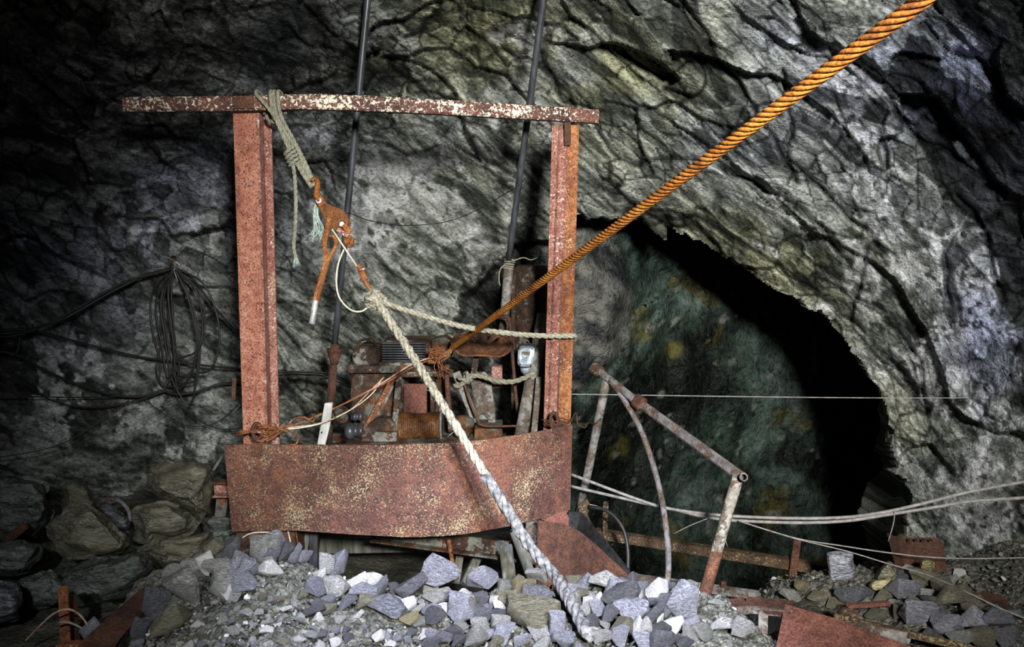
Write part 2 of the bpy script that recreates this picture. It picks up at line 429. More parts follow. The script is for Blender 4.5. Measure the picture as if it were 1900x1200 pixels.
def m_gravel():
    n = NT('sandy_gravel')
    a = n.noise(30, 6, 0.7); b = n.voro(55)
    c = n.ramp(a, [(0.35, (0.030, 0.031, 0.025)), (0.52, (0.085, 0.087, 0.075)), (0.68, (0.18, 0.182, 0.165))])
    return n.done(c, 0.85, n.bump(n.math('ADD', a, b), 0.9, 0.012), spec=0.2)
MT['gravel'] = m_gravel()
def m_pebble():
    n = NT('mixed_pebbles')
    k = n.new('ShaderNodeNewGeometry').outputs['Random Per Island']
    c = n.ramp(k, [(0.0, (0.03, 0.032, 0.028)), (0.4, (0.085, 0.087, 0.078)), (0.68, (0.145, 0.148, 0.148)), (0.82, (0.16, 0.155, 0.115)), (0.95, (0.25, 0.25, 0.25)), (1.0, (0.62, 0.62, 0.6))])
    a = n.noise(60, 4, 0.6)
    c = n.mix(n.ramp(a, [(0.35, 0.6), (0.6, 0.0)]), c, n.mix(1.0, c, (0.45, 0.45, 0.42), 'MULTIPLY'))
    return n.done(c, 0.8, n.bump(a, 0.5, 0.004), spec=0.3)
MT['pebble'] = m_pebble()
def m_floor():
    n = NT('muddy_floor')
    a = n.noise(5, 9, 0.68, 0.4)
    return n.done(n.ramp(a, [(0.3, (0.018, 0.019, 0.015)), (0.6, (0.065, 0.064, 0.048)), (0.8, (0.14, 0.14, 0.115))]), 0.75, n.bump(n.math('ADD', a, n.noise(40, 5)), 0.9, 0.03), spec=0.4)
MT['floor'] = m_floor()
# ================================================================== the rock chamber
def rbf(ctrl):
    c = np.array(ctrl, float); q = c[:, :2] / 1000.0; n = len(q)
    d = np.linalg.norm(q[:, None] - q[None], axis=2)
    A = np.zeros((n + 3, n + 3)); A[:n, :n] = np.where(d > 0, d * d * np.log(d + 1e-12), 0) + np.eye(n) * 0.004
    A[:n, n] = 1; A[:n, n + 1:] = q; A[n, :n] = 1; A[n + 1:, :n] = q.T
    s = np.linalg.solve(A, np.concatenate([c[:, 2], [0, 0, 0]]))
    def f(px, py):
        p = np.stack([px, py], 1) / 1000.0; out = s[n] + p @ s[n + 1:]
        for k in range(n):
            r = np.linalg.norm(p - q[k], axis=1); out = out + s[k] * r * r * np.log(r + 1e-12)
        return out
    return f
def rays(px, py):
    u = (px - 950.0) / F; v = (600.0 - py) / F
    return np.stack([u, CP + v * SP, -SP + v * CP], 1)
def axis(lo, hi, a, b, step, far):
    """dense between a and b, growing steps outside"""
    mid = list(np.arange(a, b + 0.1, step)); left = []; x = a; s_ = step
    while x > lo: s_ = min(s_ * 1.25, far); x -= s_; left.append(x)
    right = []; x = mid[-1]; s_ = step
    while x < hi: s_ = min(s_ * 1.25, far); x += s_; right.append(x)
    return np.array(left[::-1] + mid + right)
def in_poly(px, py, poly):
    n = len(poly); ins = np.zeros(len(px), bool); j = n - 1
    for i in range(n):
        xi, yi = poly[i]; xj, yj = poly[j]
        k = ((yi > py) != (yj > py)) & (px < (xj - xi) * (py - yi) / (yj - yi + 1e-12) + xi)
        ins ^= k; j = i
    return ins
def gauss(px, py, spots):
    o = np.zeros(len(px))
    for (x, y, sx, sy, a) in spots: o = np.maximum(o, a * np.exp(-((px - x) / sx) ** 2 - ((py - y) / sy) ** 2))
    return o
def seg_dist(px, py, line):
    d = np.full(len(px), 1e9)
    for (x0, y0), (x1, y1) in zip(line, line[1:]):
        dx, dy = x1 - x0, y1 - y0; t = np.clip(((px - x0) * dx + (py - y0) * dy) / (dx * dx + dy * dy), 0, 1)
        d = np.minimum(d, np.hypot(px - x0 - t * dx, py - y0 - t * dy))
    return d

WALL = [(700,300,6.2),(850,500,6.45),(700,600,6.3),(950,300,6.1),(1000,100,5.5),(800,0,5.1),(600,100,5.2),(500,300,5.9),(450,600,5.85),(550,700,6.0),
 (800,750,6.4),(1000,500,6.5),(1000,700,6.6),(300,600,5.5),(100,600,5.0),(0,800,4.85),(200,850,5.25),(400,850,5.75),(0,400,4.7),(200,400,5.1),(0,0,4.0),(250,100,4.5),
 (400,200,5.2),(-600,500,3.5),(-1100,500,2.6),(-1100,-700,2.4),(-600,-500,2.9),(200,1000,5.4),(500,1000,6.3),(800,1000,6.6),(600,-300,4.1),(950,-300,4.3),(1400,-300,3.7),
 (950,-1100,2.9),(2000,-500,3.2),(2700,-900,2.8),(1100,300,5.9),(1200,200,5.4),(1300,400,5.9),(1250,300,5.65),(1500,560,5.65),(1400,300,5.3),(1600,400,5.05),(1700,600,5.0),
 (1650,800,5.15),(1700,900,4.95),(1800,800,4.7),(1900,700,4.35),(1900,1000,4.25),(1700,1050,4.8),(1500,100,4.6),(1700,150,4.35),(1900,0,3.7),(1900,300,4.0),(2400,600,3.1),
 (2750,600,2.7),(2750,1300,2.7),(1800,1200,4.4),(1150,420,6.15),(800,1400,6.4),(0,1400,4.6),(-1100,1400,2.7),(1300,1300,6.0),(2300,1300,3.2),(600,450,6.15)]
HOLE = [(1062,392),(1080,402),(1105,400),(1135,410),(1170,405),(1200,412),(1212,430),(1228,440),(1244,425),(1275,438),(1300,445),(1330,468),(1352,480),(1372,486),(1395,508),
 (1430,530),(1460,545),(1490,556),(1502,575),(1518,584),(1530,580),(1545,602),(1575,640),(1600,675),(1615,700),(1632,720),(1640,745),(1650,780),(1654,810),(1660,850),(1664,885),
 (1688,890),(1684,905),(1692,925),(1678,945),(1684,975),(1672,1000),(1690,1045),(1700,1100),(1700,1180),(1040,1180),(1040,820),(1032,720),(1035,600),(1045,480)]
CRACKS = [[(1000,100),(1040,165),(1060,200)],[(1090,190),(1115,250),(1145,300),(1180,305),(1220,292),(1300,290)],[(1270,0),(1330,100),(1400,210),(1440,270),(1480,340)],
 [(1450,130),(1470,230),(1460,290),(1520,350),(1590,410),(1640,470)],[(1210,420),(1290,400),(1370,450),(1450,500),(1540,560),(1600,610)],[(1640,410),(1600,480),(1590,560)],
 [(860,220),(870,260),(905,300),(960,330)],[(930,80),(955,110),(1000,125)],[(1640,590),(1700,660),(1720,760)],[(1760,560),(1750,470),(1790,420),(1850,400)],
 [(560,210),(640,190),(700,140)],[(690,90),(760,150),(830,200),(880,230)],[(1150,100),(1230,150),(1280,120)],[(820,470),(900,440),(960,460)],[(1340,310),(1420,350),(1500,400),(1560,470)],
 [(1780,360),(1830,440),(1860,560)],[(1870,250),(1790,300),(1700,250),(1650,180)]]

def nramp(f, stops):
    xs = [s_[0] for s_ in stops]; return np.stack([np.interp(f, xs, [s_[1][k] for s_ in stops]) for k in range(3)], 1)
def sstep(a, b, t):
    t = np.clip((t - a) / (b - a), 0, 1); return t * t * (3 - 2 * t)
def lerp3(a, b, t): return a + (b - a) * t[:, None]
def rock_space(p):
    """layered coordinates: the schist dips to the right"""
    c, s = math.cos(R(40)), math.sin(R(40))
    q = p.copy(); q[:, 0] = (c * p[:, 0] - s * p[:, 2]) * 0.55; q[:, 2] = (s * p[:, 0] + c * p[:, 2]) * 1.35
    wv = np.stack([fbm(q * 1.3, 3, 5), fbm(q * 1.3 + 9, 3, 6), fbm(q * 1.3 + 17, 3, 7)], 1) * 0.22
    return q, wv
def relief(p):
    """broken rock at world points p: height (positive towards the chamber), tone, edge distances"""
    q, wv = rock_space(p)
    h1, e1 = facets((q + wv) * 1.15, 20, 0.95, 0.7)
    h2, e2 = facets((q + wv * 0.6) * 3.0, 40, 1.25, 0.45)
    h3, e3 = facets((q + wv * 0.4) * 8.0, 60, 1.4, 0.45)
    h4, e4 = facets((q * np.array([0.7, 1, 1.3]) + wv * 0.3) * 20.0, 80, 1.0)
    h = 0.25 * h1 + 0.085 * h2 + 0.033 * h3 + 0.016 * h4 + 0.06 * fbm(q * 3, 3, 3)
    return h, q, wv, (e1, e2, e3, e4), (h1, h2, h3, h4)

def wall_mesh():
    ax_ = axis(-1000, 2650, -24, 1924, 3.4, 60); ay = axis(-1300, 1500, -24, 1224, 3.4, 60)
    nx, ny = len(ax_), len(ay)
    gx, gy = np.meshgrid(ax_, ay); px = gx.ravel(); py = gy.ravel()
    Y = np.maximum(rbf(WALL)(px, py), 0.8)
    d = rays(px, py); pos = np.array(CAM) + d * (Y / d[:, 1])[:, None]
    calm = 1.0 - 0.72 * gauss(px, py, [(180, 700, 330, 330, 1.0), (1800, 980, 200, 260, 0.9), (430, 650, 200, 250, 0.7), (740, 430, 240, 210, 0.85), (1700, 520, 150, 150, 0.6)])
    attrs = {}
    PALE = [(1640,430,170,130,.72),(1770,640,150,190,.70),(1560,110,110,55,.74),(1790,80,90,50,.55),(1540,235,70,35,.6),(1610,260,50,40,.55),(780,330,200,150,.50),(700,450,190,140,.55),(850,400,140,110,.50),(1830,950,190,190,.46),(1830,1050,150,120,.60),
        (1400,470,150,60,.42),(1720,470,140,130,.66),(1800,520,90,60,.6),(420,330,90,60,.42),(600,270,90,70,.45),(1150,60,120,70,.36),(1000,60,80,60,.40),(1480,550,120,60,.42),(1640,700,60,120,.42)]
    crn = fbm(pos * 2.6, 5, 230, 0.62)
    crust_m = sstep(0.42, 0.54, gauss(px, py, PALE) + 0.34 * crn)
    h, q, wv, E, H = relief(pos); h = h * calm * (1 - 0.55 * crust_m)
    nz = 14 * fbm(pos * 3.0, 3, 55)
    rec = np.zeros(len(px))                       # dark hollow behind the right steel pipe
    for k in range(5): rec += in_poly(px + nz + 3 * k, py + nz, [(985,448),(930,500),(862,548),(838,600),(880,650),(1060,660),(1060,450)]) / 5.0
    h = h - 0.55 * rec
    ck = np.full(len(px), 1e9)
    wob = np.stack([vnoise(pos * 9, 81), vnoise(pos * 9, 82)], 1) * 9
    for ln in CRACKS: ck = np.minimum(ck, seg_dist(px + wob[:, 0], py + wob[:, 1], ln))
    h = h - 0.07 * np.exp(-(ck / 4.0) ** 2)
    # slabs step back along the named cracks
    rd = d / np.linalg.norm(d, axis=1)[:, None]
    pos = pos - rd * h[:, None]
    attrs['blot'] = gauss(px, py, [(170, 720, 230, 150, 1.0), (80, 500, 160, 110, .8), (330, 420, 200, 90, .9), (350, 830, 160, 70, .9), (60, 850, 100, 60, .3)])
    attrs['olive'] = gauss(px, py, [(900,60,190,130,1),(1150,130,180,140,.9),(1400,480,260,120,.85),(1000,250,200,120,.7),(700,130,120,90,.7),(1500,560,130,130,.6),(480,620,120,160,.5),(1650,850,90,160,.6)])
    attrs['violet'] = gauss(px, py, [(1600,190,330,170,1),(1800,150,250,300,1),(1830,620,120,250,.9),(130,450,330,200,.8),(620,250,150,70,.7),(300,300,300,200,.7),(1800,950,150,150,.3)])
    wx = px + 26 * fbm(pos * 2.4, 3, 51); wy = py + 26 * fbm(pos * 2.4, 3, 52)
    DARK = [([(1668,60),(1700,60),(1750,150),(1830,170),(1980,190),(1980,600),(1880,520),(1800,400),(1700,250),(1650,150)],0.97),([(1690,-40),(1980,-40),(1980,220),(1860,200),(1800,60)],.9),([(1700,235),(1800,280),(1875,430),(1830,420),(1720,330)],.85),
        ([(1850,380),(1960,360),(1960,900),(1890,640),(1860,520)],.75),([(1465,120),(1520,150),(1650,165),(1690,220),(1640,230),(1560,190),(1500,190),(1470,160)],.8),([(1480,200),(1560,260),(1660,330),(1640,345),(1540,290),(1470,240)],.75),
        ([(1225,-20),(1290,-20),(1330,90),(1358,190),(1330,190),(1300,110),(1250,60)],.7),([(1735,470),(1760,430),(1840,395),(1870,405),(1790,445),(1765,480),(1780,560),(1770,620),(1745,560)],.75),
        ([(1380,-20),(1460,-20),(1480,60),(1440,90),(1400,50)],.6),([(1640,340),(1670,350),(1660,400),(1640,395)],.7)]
    dk = 0.72 * rec  # the hollow's shade is also painted into the rock colour
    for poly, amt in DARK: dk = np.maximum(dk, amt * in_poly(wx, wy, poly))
    dk = np.maximum(dk, gauss(px, py, [(180,120,520,300,1.15),(500,30,300,210,1.15),(40,360,280,220,1.0),(0,600,200,250,.5),(180,700,380,300,.86),(1920,40,160,120,.7)]) * (0.85 + 0.3 * fbm(pos * 1.6, 4, 50)))  # upper-left gloom painted into the colour, with darker rock on the left wall
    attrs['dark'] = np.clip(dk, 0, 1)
    # what the rock is made of: layered grey schist, olive staining, pale pitted crust, violet and black shale; upper-left gloom and hollow shade are painted in
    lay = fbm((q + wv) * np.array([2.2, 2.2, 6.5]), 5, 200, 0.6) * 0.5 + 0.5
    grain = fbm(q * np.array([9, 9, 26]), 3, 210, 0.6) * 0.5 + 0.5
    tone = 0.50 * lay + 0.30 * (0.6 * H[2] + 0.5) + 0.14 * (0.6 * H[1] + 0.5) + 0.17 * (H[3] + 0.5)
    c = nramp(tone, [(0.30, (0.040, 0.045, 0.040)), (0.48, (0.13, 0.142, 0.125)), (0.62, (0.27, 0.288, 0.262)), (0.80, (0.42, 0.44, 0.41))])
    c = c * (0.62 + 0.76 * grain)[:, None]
    om = attrs['olive'] * sstep(-0.15, 0.35, fbm(pos * 2.6, 4, 220))
    c = lerp3(c, c * np.array([1.0, 0.98, 0.64]) * 0.86, np.clip(om, 0, 1))
    blot = attrs.pop('blot') * sstep(0.30, 0.40, fbm(pos * np.array([5.2, 5.2, 4.0]), 4, 236, 0.6))
    crm = np.maximum(crust_m, blot)
    pit, pe = facets(pos * 30.0 + wv * 3, 240, 0)
    pitm = (pit > 0.36) & (vnoise(pos * 3.0, 241) > -0.25)
    crust = nramp(fbm(pos * 11, 4, 250, 0.65) * 0.5 + 0.5 + 0.12 * H[2], [(0.2, (0.18, 0.188, 0.180)), (0.45, (0.37, 0.385, 0.375)), (0.75, (0.54, 0.555, 0.55))])
    crust = np.where(pitm[:, None], crust * 0.16, crust)
    c = lerp3(c, crust * 1.12, crm * 0.92)
    vm = attrs.pop('violet') * (0.35 + 0.65 * sstep(-0.3, 0.4, fbm(pos * 2.2, 3, 260)))
    c = lerp3(c, c * np.array([0.74, 0.80, 1.22]), np.clip(vm, 0, 1))
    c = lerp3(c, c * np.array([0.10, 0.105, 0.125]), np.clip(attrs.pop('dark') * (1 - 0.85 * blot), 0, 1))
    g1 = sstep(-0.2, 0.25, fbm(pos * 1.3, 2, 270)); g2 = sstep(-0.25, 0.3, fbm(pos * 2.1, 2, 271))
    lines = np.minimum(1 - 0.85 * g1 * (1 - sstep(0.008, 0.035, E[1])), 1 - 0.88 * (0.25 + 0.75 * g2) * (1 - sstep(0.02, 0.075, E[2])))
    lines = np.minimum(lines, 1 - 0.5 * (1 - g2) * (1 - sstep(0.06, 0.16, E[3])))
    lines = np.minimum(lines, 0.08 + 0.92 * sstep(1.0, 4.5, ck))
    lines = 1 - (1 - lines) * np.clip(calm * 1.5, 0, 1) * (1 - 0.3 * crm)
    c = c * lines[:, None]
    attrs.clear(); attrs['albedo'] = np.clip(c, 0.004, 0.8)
    fy, fx = np.meshgrid(np.arange(ny - 1), np.arange(nx - 1), indexing='ij')
    a = (fy * nx + fx).ravel(); quads = np.stack([a, a + nx, a + nx + 1, a + 1], 1)
    cpx = px[quads].mean(1); cpy = py[quads].mean(1)
    jag = 7 * vnoise(np.stack([cpx / 14, cpy / 14, cpx * 0], 1), 91) + 5 * vnoise(np.stack([cpx / 40, cpy / 40, cpx * 0], 1), 92)
    keep = ~in_poly(cpx + jag, cpy + jag, HOLE)
    return pos, quads, keep, cpx, cpy, attrs, rd

def np_mesh(name, pos, faces, attrs, normals, mat, org):
    used = np.unique(faces); remap = np.full(len(pos), -1); remap[used] = np.arange(len(used))
    me = bpy.data.meshes.new(name)
    me.from_pydata((pos[used] - org).tolist(), [], remap[faces].tolist())
    me.polygons.foreach_set('use_smooth', np.ones(len(faces), bool))
    for k, v in attrs.items():
        at = me.attributes.new(k, 'FLOAT_COLOR', 'POINT')
        at.data.foreach_set('color', np.concatenate([v[used], np.ones((len(used), 1))], 1).astype(np.float32).ravel())
    if normals is not None: me.normals_split_custom_set_from_vertices(normals[used].tolist())
    me.materials.append(mat)
    o = bpy.data.objects.new(name, me); COL.objects.link(o); o.location = org
    o['kind'] = 'structure'
    return o
def vert_normals(pos, quads):
    n = np.zeros_like(pos)
    c = np.cross(pos[quads[:, 2]] - pos[quads[:, 0]], pos[quads[:, 3]] - pos[quads[:, 1]])
    for k in range(4): np.add.at(n, quads[:, k], c)
    return n / (np.linalg.norm(n, axis=1)[:, None] + 1e-12)

pos, quads, keep, cpx, cpy, attrs, rd = wall_mesh()
nrm = vert_normals(pos, quads)
if np.mean(np.sum(nrm * rd, 1)) > 0: nrm = -nrm; quads = quads[:, ::-1]
WALLPOS = pos
kq = quads[keep]
kx, ky = cpx[keep], cpy[keep]
wb = 40 * np.sin(ky / 70.0) + 25 * np.sin(ky / 23.0)
is_left = kx + wb < 430
is_ceil = (~is_left) & (ky < -40 + 0.25 * np.abs(kx - 950) * 0)
is_right = (~is_left) & (~is_ceil) & (kx + wb > 1120 + 0.35 * (ky - 300))
is_back = ~(is_left | is_ceil | is_right)
# rim of the tunnel mouth: extrude the open edge backwards, flaring outwards
e = {}
for q in kq:
    for i in range(4):
        a_, b_ = q[i], q[(i + 1) % 4]
        if (b_, a_) in e: del e[(b_, a_)]
        else: e[(a_, b_)] = 1
cx_, cz_ = P(1400, 750, 5.5).x, P(1400, 750, 5.5).z
def near_hole(i):
    p = pos[i]; return 0.1 < p[0] < 4.2 and p[1] > 4.2 and -1.3 < p[2] < 2.4
rim_e = [(a_, b_) for (a_, b_) in e if near_hole(a_) and near_hole(b_)]
rim_v = sorted({i for ab in rim_e for i in ab}); idx = {v: k for k, v in enumerate(rim_v)}
rp = pos[rim_v]; outw = np.stack([rp[:, 0] - cx_, np.zeros(len(rp)), rp[:, 2] - cz_], 1); outw /= np.linalg.norm(outw, axis=1)[:, None] + 1e-9
layers = [rp]
for k, (dy, do) in enumerate(((0.12, 0.03), (0.3, 0.12), (0.6, 0.28), (1.0, 0.45), (1.6, 0.6))):
    jit = 0.07 * np.stack([vnoise(rp * 3 + k * 5, 31), vnoise(rp * 3 + k * 5, 32), vnoise(rp * 3 + k * 5, 33)], 1)
    layers.append(rp + np.array([0, dy, 0]) + outw * do + jit)
rpos = np.concatenate(layers); m_ = len(rim_v)
rf = np.array([(idx[a_] + k * m_, idx[b_] + k * m_, idx[b_] + (k + 1) * m_, idx[a_] + (k + 1) * m_) for (a_, b_) in rim_e for k in range(5)])
RA = {k: np.tile(v[rim_v], (6, 1)) for k, v in attrs.items()}
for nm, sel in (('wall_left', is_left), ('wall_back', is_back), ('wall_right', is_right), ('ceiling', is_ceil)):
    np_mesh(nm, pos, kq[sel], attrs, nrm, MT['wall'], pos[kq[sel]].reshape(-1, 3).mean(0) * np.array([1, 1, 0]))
np_mesh('wall_opening', rpos, rf, RA, None, MT['wall'], np.array([2.0, 6.0, 0.0]))

# the tunnel behind the opening
TUN = [(1200,600,7.9),(1400,600,8.7),(1600,800,9.4),(1300,900,8.5),(1100,500,7.0),(1120,640,7.05),(1150,450,7.4),(1060,400,6.9),(1500,450,9.6),(1750,600,10.2),(1800,900,10.0),
 (1400,1050,8.3),(1100,900,7.7),(1100,1150,7.6),(950,500,7.0),(950,900,7.2),(1300,420,8.6),(1700,1200,9.2),(1400,250,9.0),(1900,300,9.8),(1100,250,7.4),(1180,560,7.35),(2050,800,10)]
ax_ = np.arange(930, 2080, 6.0); ay = np.arange(230, 1300, 6.0)
gx, gy = np.meshgrid(ax_, ay); px = gx.ravel(); py = gy.ravel()
Yt = rbf(TUN)(px, py); d = rays(px, py)
tp = np.array(CAM) + d * (Yt / d[:, 1])[:, None]
q = tp * 0.9
h1, _ = facets(q * 1.1, 120, 0.6); h2, _ = facets(q * 3.0, 140, 0.8)
hh = 0.28 * h1 + 0.09 * h2 + 0.14 * fbm(q * 2.2, 5, 130)
bul = in_poly(px + 10 * vnoise(np.stack([px / 30, py / 30, px * 0], 1), 7), py, [(1000,380),(1090,400),(1120,430),(1155,480),(1172,540),(1178,590),(1170,630),(1150,655),(1120,680),(1080,720),(1000,760)])
hh = hh + 0.12 * bul
rdt = d / np.linalg.norm(d, axis=1)[:, None]
tp = tp - rdt * hh[:, None]
nx, ny = len(ax_), len(ay)
fy, fx = np.meshgrid(np.arange(ny - 1), np.arange(nx - 1), indexing='ij'); a = (fy * nx + fx).ravel()
tq = np.stack([a, a + nx, a + nx + 1, a + 1], 1)[:, ::-1]
ta = fbm(tp * 1.1 + 0.5 * fbm(tp * 0.9, 2, 301)[:, None], 5, 300, 0.62) * 0.5 + 0.5
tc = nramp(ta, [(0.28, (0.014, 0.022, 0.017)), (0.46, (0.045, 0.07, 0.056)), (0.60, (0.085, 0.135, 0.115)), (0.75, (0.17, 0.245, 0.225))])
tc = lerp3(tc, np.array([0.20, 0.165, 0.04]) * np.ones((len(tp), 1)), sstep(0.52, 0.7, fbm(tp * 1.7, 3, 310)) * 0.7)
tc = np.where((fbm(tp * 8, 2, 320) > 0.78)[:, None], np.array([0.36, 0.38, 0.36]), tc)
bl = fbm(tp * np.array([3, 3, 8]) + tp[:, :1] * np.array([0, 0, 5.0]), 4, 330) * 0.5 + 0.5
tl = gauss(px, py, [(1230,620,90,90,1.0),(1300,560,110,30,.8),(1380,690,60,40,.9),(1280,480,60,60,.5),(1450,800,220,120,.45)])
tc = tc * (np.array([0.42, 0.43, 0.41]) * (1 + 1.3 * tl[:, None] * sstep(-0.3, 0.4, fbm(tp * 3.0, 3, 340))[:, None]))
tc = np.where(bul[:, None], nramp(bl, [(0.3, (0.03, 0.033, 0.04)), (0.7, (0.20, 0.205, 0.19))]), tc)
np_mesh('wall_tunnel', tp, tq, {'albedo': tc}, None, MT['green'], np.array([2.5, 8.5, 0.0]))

# ------------------------------------------------------------------ floor
def floor_z(x, y):
    """muddy ground: a shelf on the left, a pit under the machine and in the tunnel, a ledge on the right"""
    def sm(a, b, t): t = np.clip((t - a) / (b - a), 0, 1); return t * t * (3 - 2 * t)
    left = 1 - sm(-1.75, -1.05, x)
    right = sm(0.95, 1.45, x) * (1 - sm(3.9, 4.5, y - 0.25 * (x - 1.5)))
    z = -0.75 - 2.0 * sm(4.3, 5.4, y) * sm(0.1, 0.5, x) + left * (0.42 + 0.05 * (y - 4)) + right * 0.45
    return z
gx, gy = np.meshgrid(np.arange(-4.5, 5.6, 0.035), np.arange(0.4, 10.5, 0.035)); x = gx.ravel(); y = gy.ravel()
z = floor_z(x, y); p3 = np.stack([x, y, z * 0], 1)
z = z + 0.06 * fbm(p3 * 2.5, 4, 70) + 0.02 * fbm(p3 * 11, 3, 71)
nx, ny = gx.shape[1], gx.shape[0]
fy, fx = np.meshgrid(np.arange(ny - 1), np.arange(nx - 1), indexing='ij'); a = (fy * nx + fx).ravel()
np_mesh('floor', np.stack([x, y, z], 1), np.stack([a, a + 1, a + nx + 1, a + nx], 1), {}, None, MT['floor'], np.array([0.0, 5.0, -0.6]))
# ================================================================== steel gantry
def pp(lst, Y=None):
    return [P(*q) if len(q) == 3 else P(q[0], q[1], Y) for q in lst]

GY = 4.16                                       # left post
g = thing('steel_gantry', 'rusty red steel gantry with two posts and a bent crossbeam', 'gantry', P(750, 1000, 4.3))
def angle_post(nm, top, bot, wface, wfl, mface, mfl, lip):
    """channel post: a broad web facing the camera, a flange behind it, a lip along the edge"""
    top = Vector(top); bot = Vector(bot); d = (top - bot).normalized()
    post = build(nm, MB().bar(bot, top, wface, 0.012), mface, g)
    sd = Vector((1, 0, 0)); sd = (sd - d * sd.dot(d)).normalized()
    return post, sd, d
# left post: web, flange seen on its right, dark edge
t0, b0 = P(454, 190, GY), P(478, 1000, GY)
post = build('post', MB().bar(b0, t0, 0.118, 0.014), MT['red'], g, bevel=0.002)
sx = Vector((1, 0, 0.03))
build('flange', MB().bar(b0 + sx * 0.066 + Vector((0, 0.035, 0)), t0 + sx * 0.066 + Vector((0, 0.035, -0.03)), 0.012, 0.085), MT['redpale'], post)
build('web', MB().bar(b0 + sx * 0.086 + Vector((0, 0.075, 0)), t0 + sx * 0.086 + Vector((0, 0.075, -0.03)), 0.048, 0.012), MT['redpale'], post)
build('rivet_strip', MB().bar(P(449, 700, GY) + Vector((-0.035, -0.012, 0)), P(447, 740, GY) + Vector((-0.035, -0.012, 0)), 0.02, 0.008), MT['brown'], post)
# base shoe under the plate
sh = build('base_shoe', MB().prism(pp([(436, 1000), (440, 1055), (552, 1055), (545, 975), (440, 975)], 4.12), (0, 0.22, 0)), MT['brown'], g, bevel=0.004)
build('paint_patch', MB().prism(pp([(462, 993), (470, 1002), (492, 994), (486, 984)], 4.112), (0, 0.006, 0)), MT['red'], sh)
# right post: bright rolled inner flange and broad outer web
GR = 4.52
t1, b1 = P(1034, 232, GR), P(1016, 960, GR)
post = build('post', MB().bar(P(1018, 960, GR), P(1046, 232, GR), 0.055, 0.03), MT['redpale'], g, bevel=0.01)
build('flange', MB().bar(P(1009, 960, GR + 0.022), P(1030, 232, GR + 0.022), 0.034, 0.03), MT['redpale'], post)
build('web', MB().bar(P(1042, 960, GR + 0.01), P(1062, 232, GR + 0.01), 0.074, 0.016), MT['orange'], post, bevel=0.003)
build('seam', MB().bar(P(1030, 960, GR - 0.005), P(1047.5, 240, GR - 0.005), 0.006, 0.012), MT['black'], post)
# crossbeam: bent square bar with flaked white paint
bm_ = MB()
cl = [P(233, 195, 4.13), P(440, 193, 4.11), P(560, 190, 4.11), P(680, 193, 4.15), P(860, 202, 4.30), P(1110, 217, 4.50)]
path = smooth_path(cl, 0.06)
hw, hh_ = 0.036, 0.034
prof = [(-1, -.75), (-.75, -1), (.75, -1), (1, -.75), (1, .75), (.75, 1), (-.75, 1), (-1, .75)]
vs = []
for k, p in enumerate(path):
    wob = 0.0025 * mnoise.noise(p * 9)
    for (a_, b_) in prof: vs.append(p + Vector((0, a_ * hh_, b_ * (hw + wob))))
fs = []
for k in range(len(path) - 1):
    for j in range(8): fs.append((k * 8 + j, k * 8 + (j + 1) % 8, (k + 1) * 8 + (j + 1) % 8, (k + 1) * 8 + j))
fs += [list(range(8)), [len(vs) - 8 + j for j in range(8)][::-1]]
bm_.add(vs, fs)
beam = build('crossbeam', bm_, MT['beam'], g)
# saddle notch on the left post and strap on the right one
build('saddle', MB().bar(P(432, 191, 4.07), P(470, 190, 4.07), 0.055, 0.012, (0, -1, 0)), MT['brown'], beam)
build('strap', MB().bar(P(1053, 203, GR - 0.075), P(1053, 270, GR - 0.03), 0.036, 0.014), MT['brown'], g, bevel=0.003)
build('strap_cap', MB().bar(P(1045, 206, GR - 0.07), P(1062, 206, GR - 0.07), 0.05, 0.02), MT['brown'], g, bevel=0.003)

# ================================================================== shield plate
sp = thing('shield_plate', 'wide bowed rusty plate with flaking cream paint across the gantry foot', 'plate', P(740, 990, 4.05))
top = [(416, 825, 4.06), (520, 825, 4.03), (640, 825, 4.01), (760, 825, 4.00), (850, 821, 4.03), (920, 813, 4.10), (990, 802, 4.22), (1062, 788, 4.37)]
bot = [(430, 986, 4.06), (530, 984, 4.03), (640, 990, 4.01), (760, 996, 4.00), (850, 992, 4.03), (920, 981, 4.10), (990, 965, 4.22), (1058, 945, 4.37)]
tp_, bp_ = smooth_path(pp(top), 0.05), smooth_path(pp(bot), 0.05)
nn = 40; rows = 12
def samp(path, t):
    f = t * (len(path) - 1); i = min(int(f), len(path) - 2); return path[i].lerp(path[i + 1], f - i)
vs = []; fs = []
for layer in (0, 0.012):
    for r_ in range(rows + 1):
        for c_ in range(nn + 1):
            p = samp(tp_, c_ / nn).lerp(samp(bp_, c_ / nn), r_ / rows)
            edge = 0.0
            if r_ in (0, rows): edge = 0.003 * mnoise.noise(Vector((c_ * 1.7, r_, 0)))
            dent = 0.006 * mnoise.noise(p * 3.0) - 0.012 * math.exp(-((p.x + 0.45) ** 2 + (p.z - 0.3) ** 2) / 0.012)
            vs.append(p + Vector((0, layer - dent, edge)))
W_ = nn + 1; o2 = W_ * (rows + 1)
for r_ in range(rows):
    for c_ in range(nn):
        a_ = r_ * W_ + c_
        fs.append((a_, a_ + W_, a_ + W_ + 1, a_ + 1)); fs.append((o2 + a_, o2 + a_ + 1, o2 + a_ + W_ + 1, o2 + a_ + W_))
for c_ in range(nn):
    fs.append((c_, c_ + 1, o2 + c_ + 1, o2 + c_)); b_ = rows * W_ + c_; fs.append((b_, o2 + b_, o2 + b_ + 1, b_ + 1))
for r_ in range(rows):
    a_ = r_ * W_; fs.append((a_, o2 + a_, o2 + a_ + W_, a_ + W_)); b_ = a_ + nn; fs.append((b_, b_ + W_, o2 + b_ + W_, o2 + b_))
mb = MB(); mb.add(vs, fs, False)
sheet = build('sheet', mb, MT['plate'], sp)
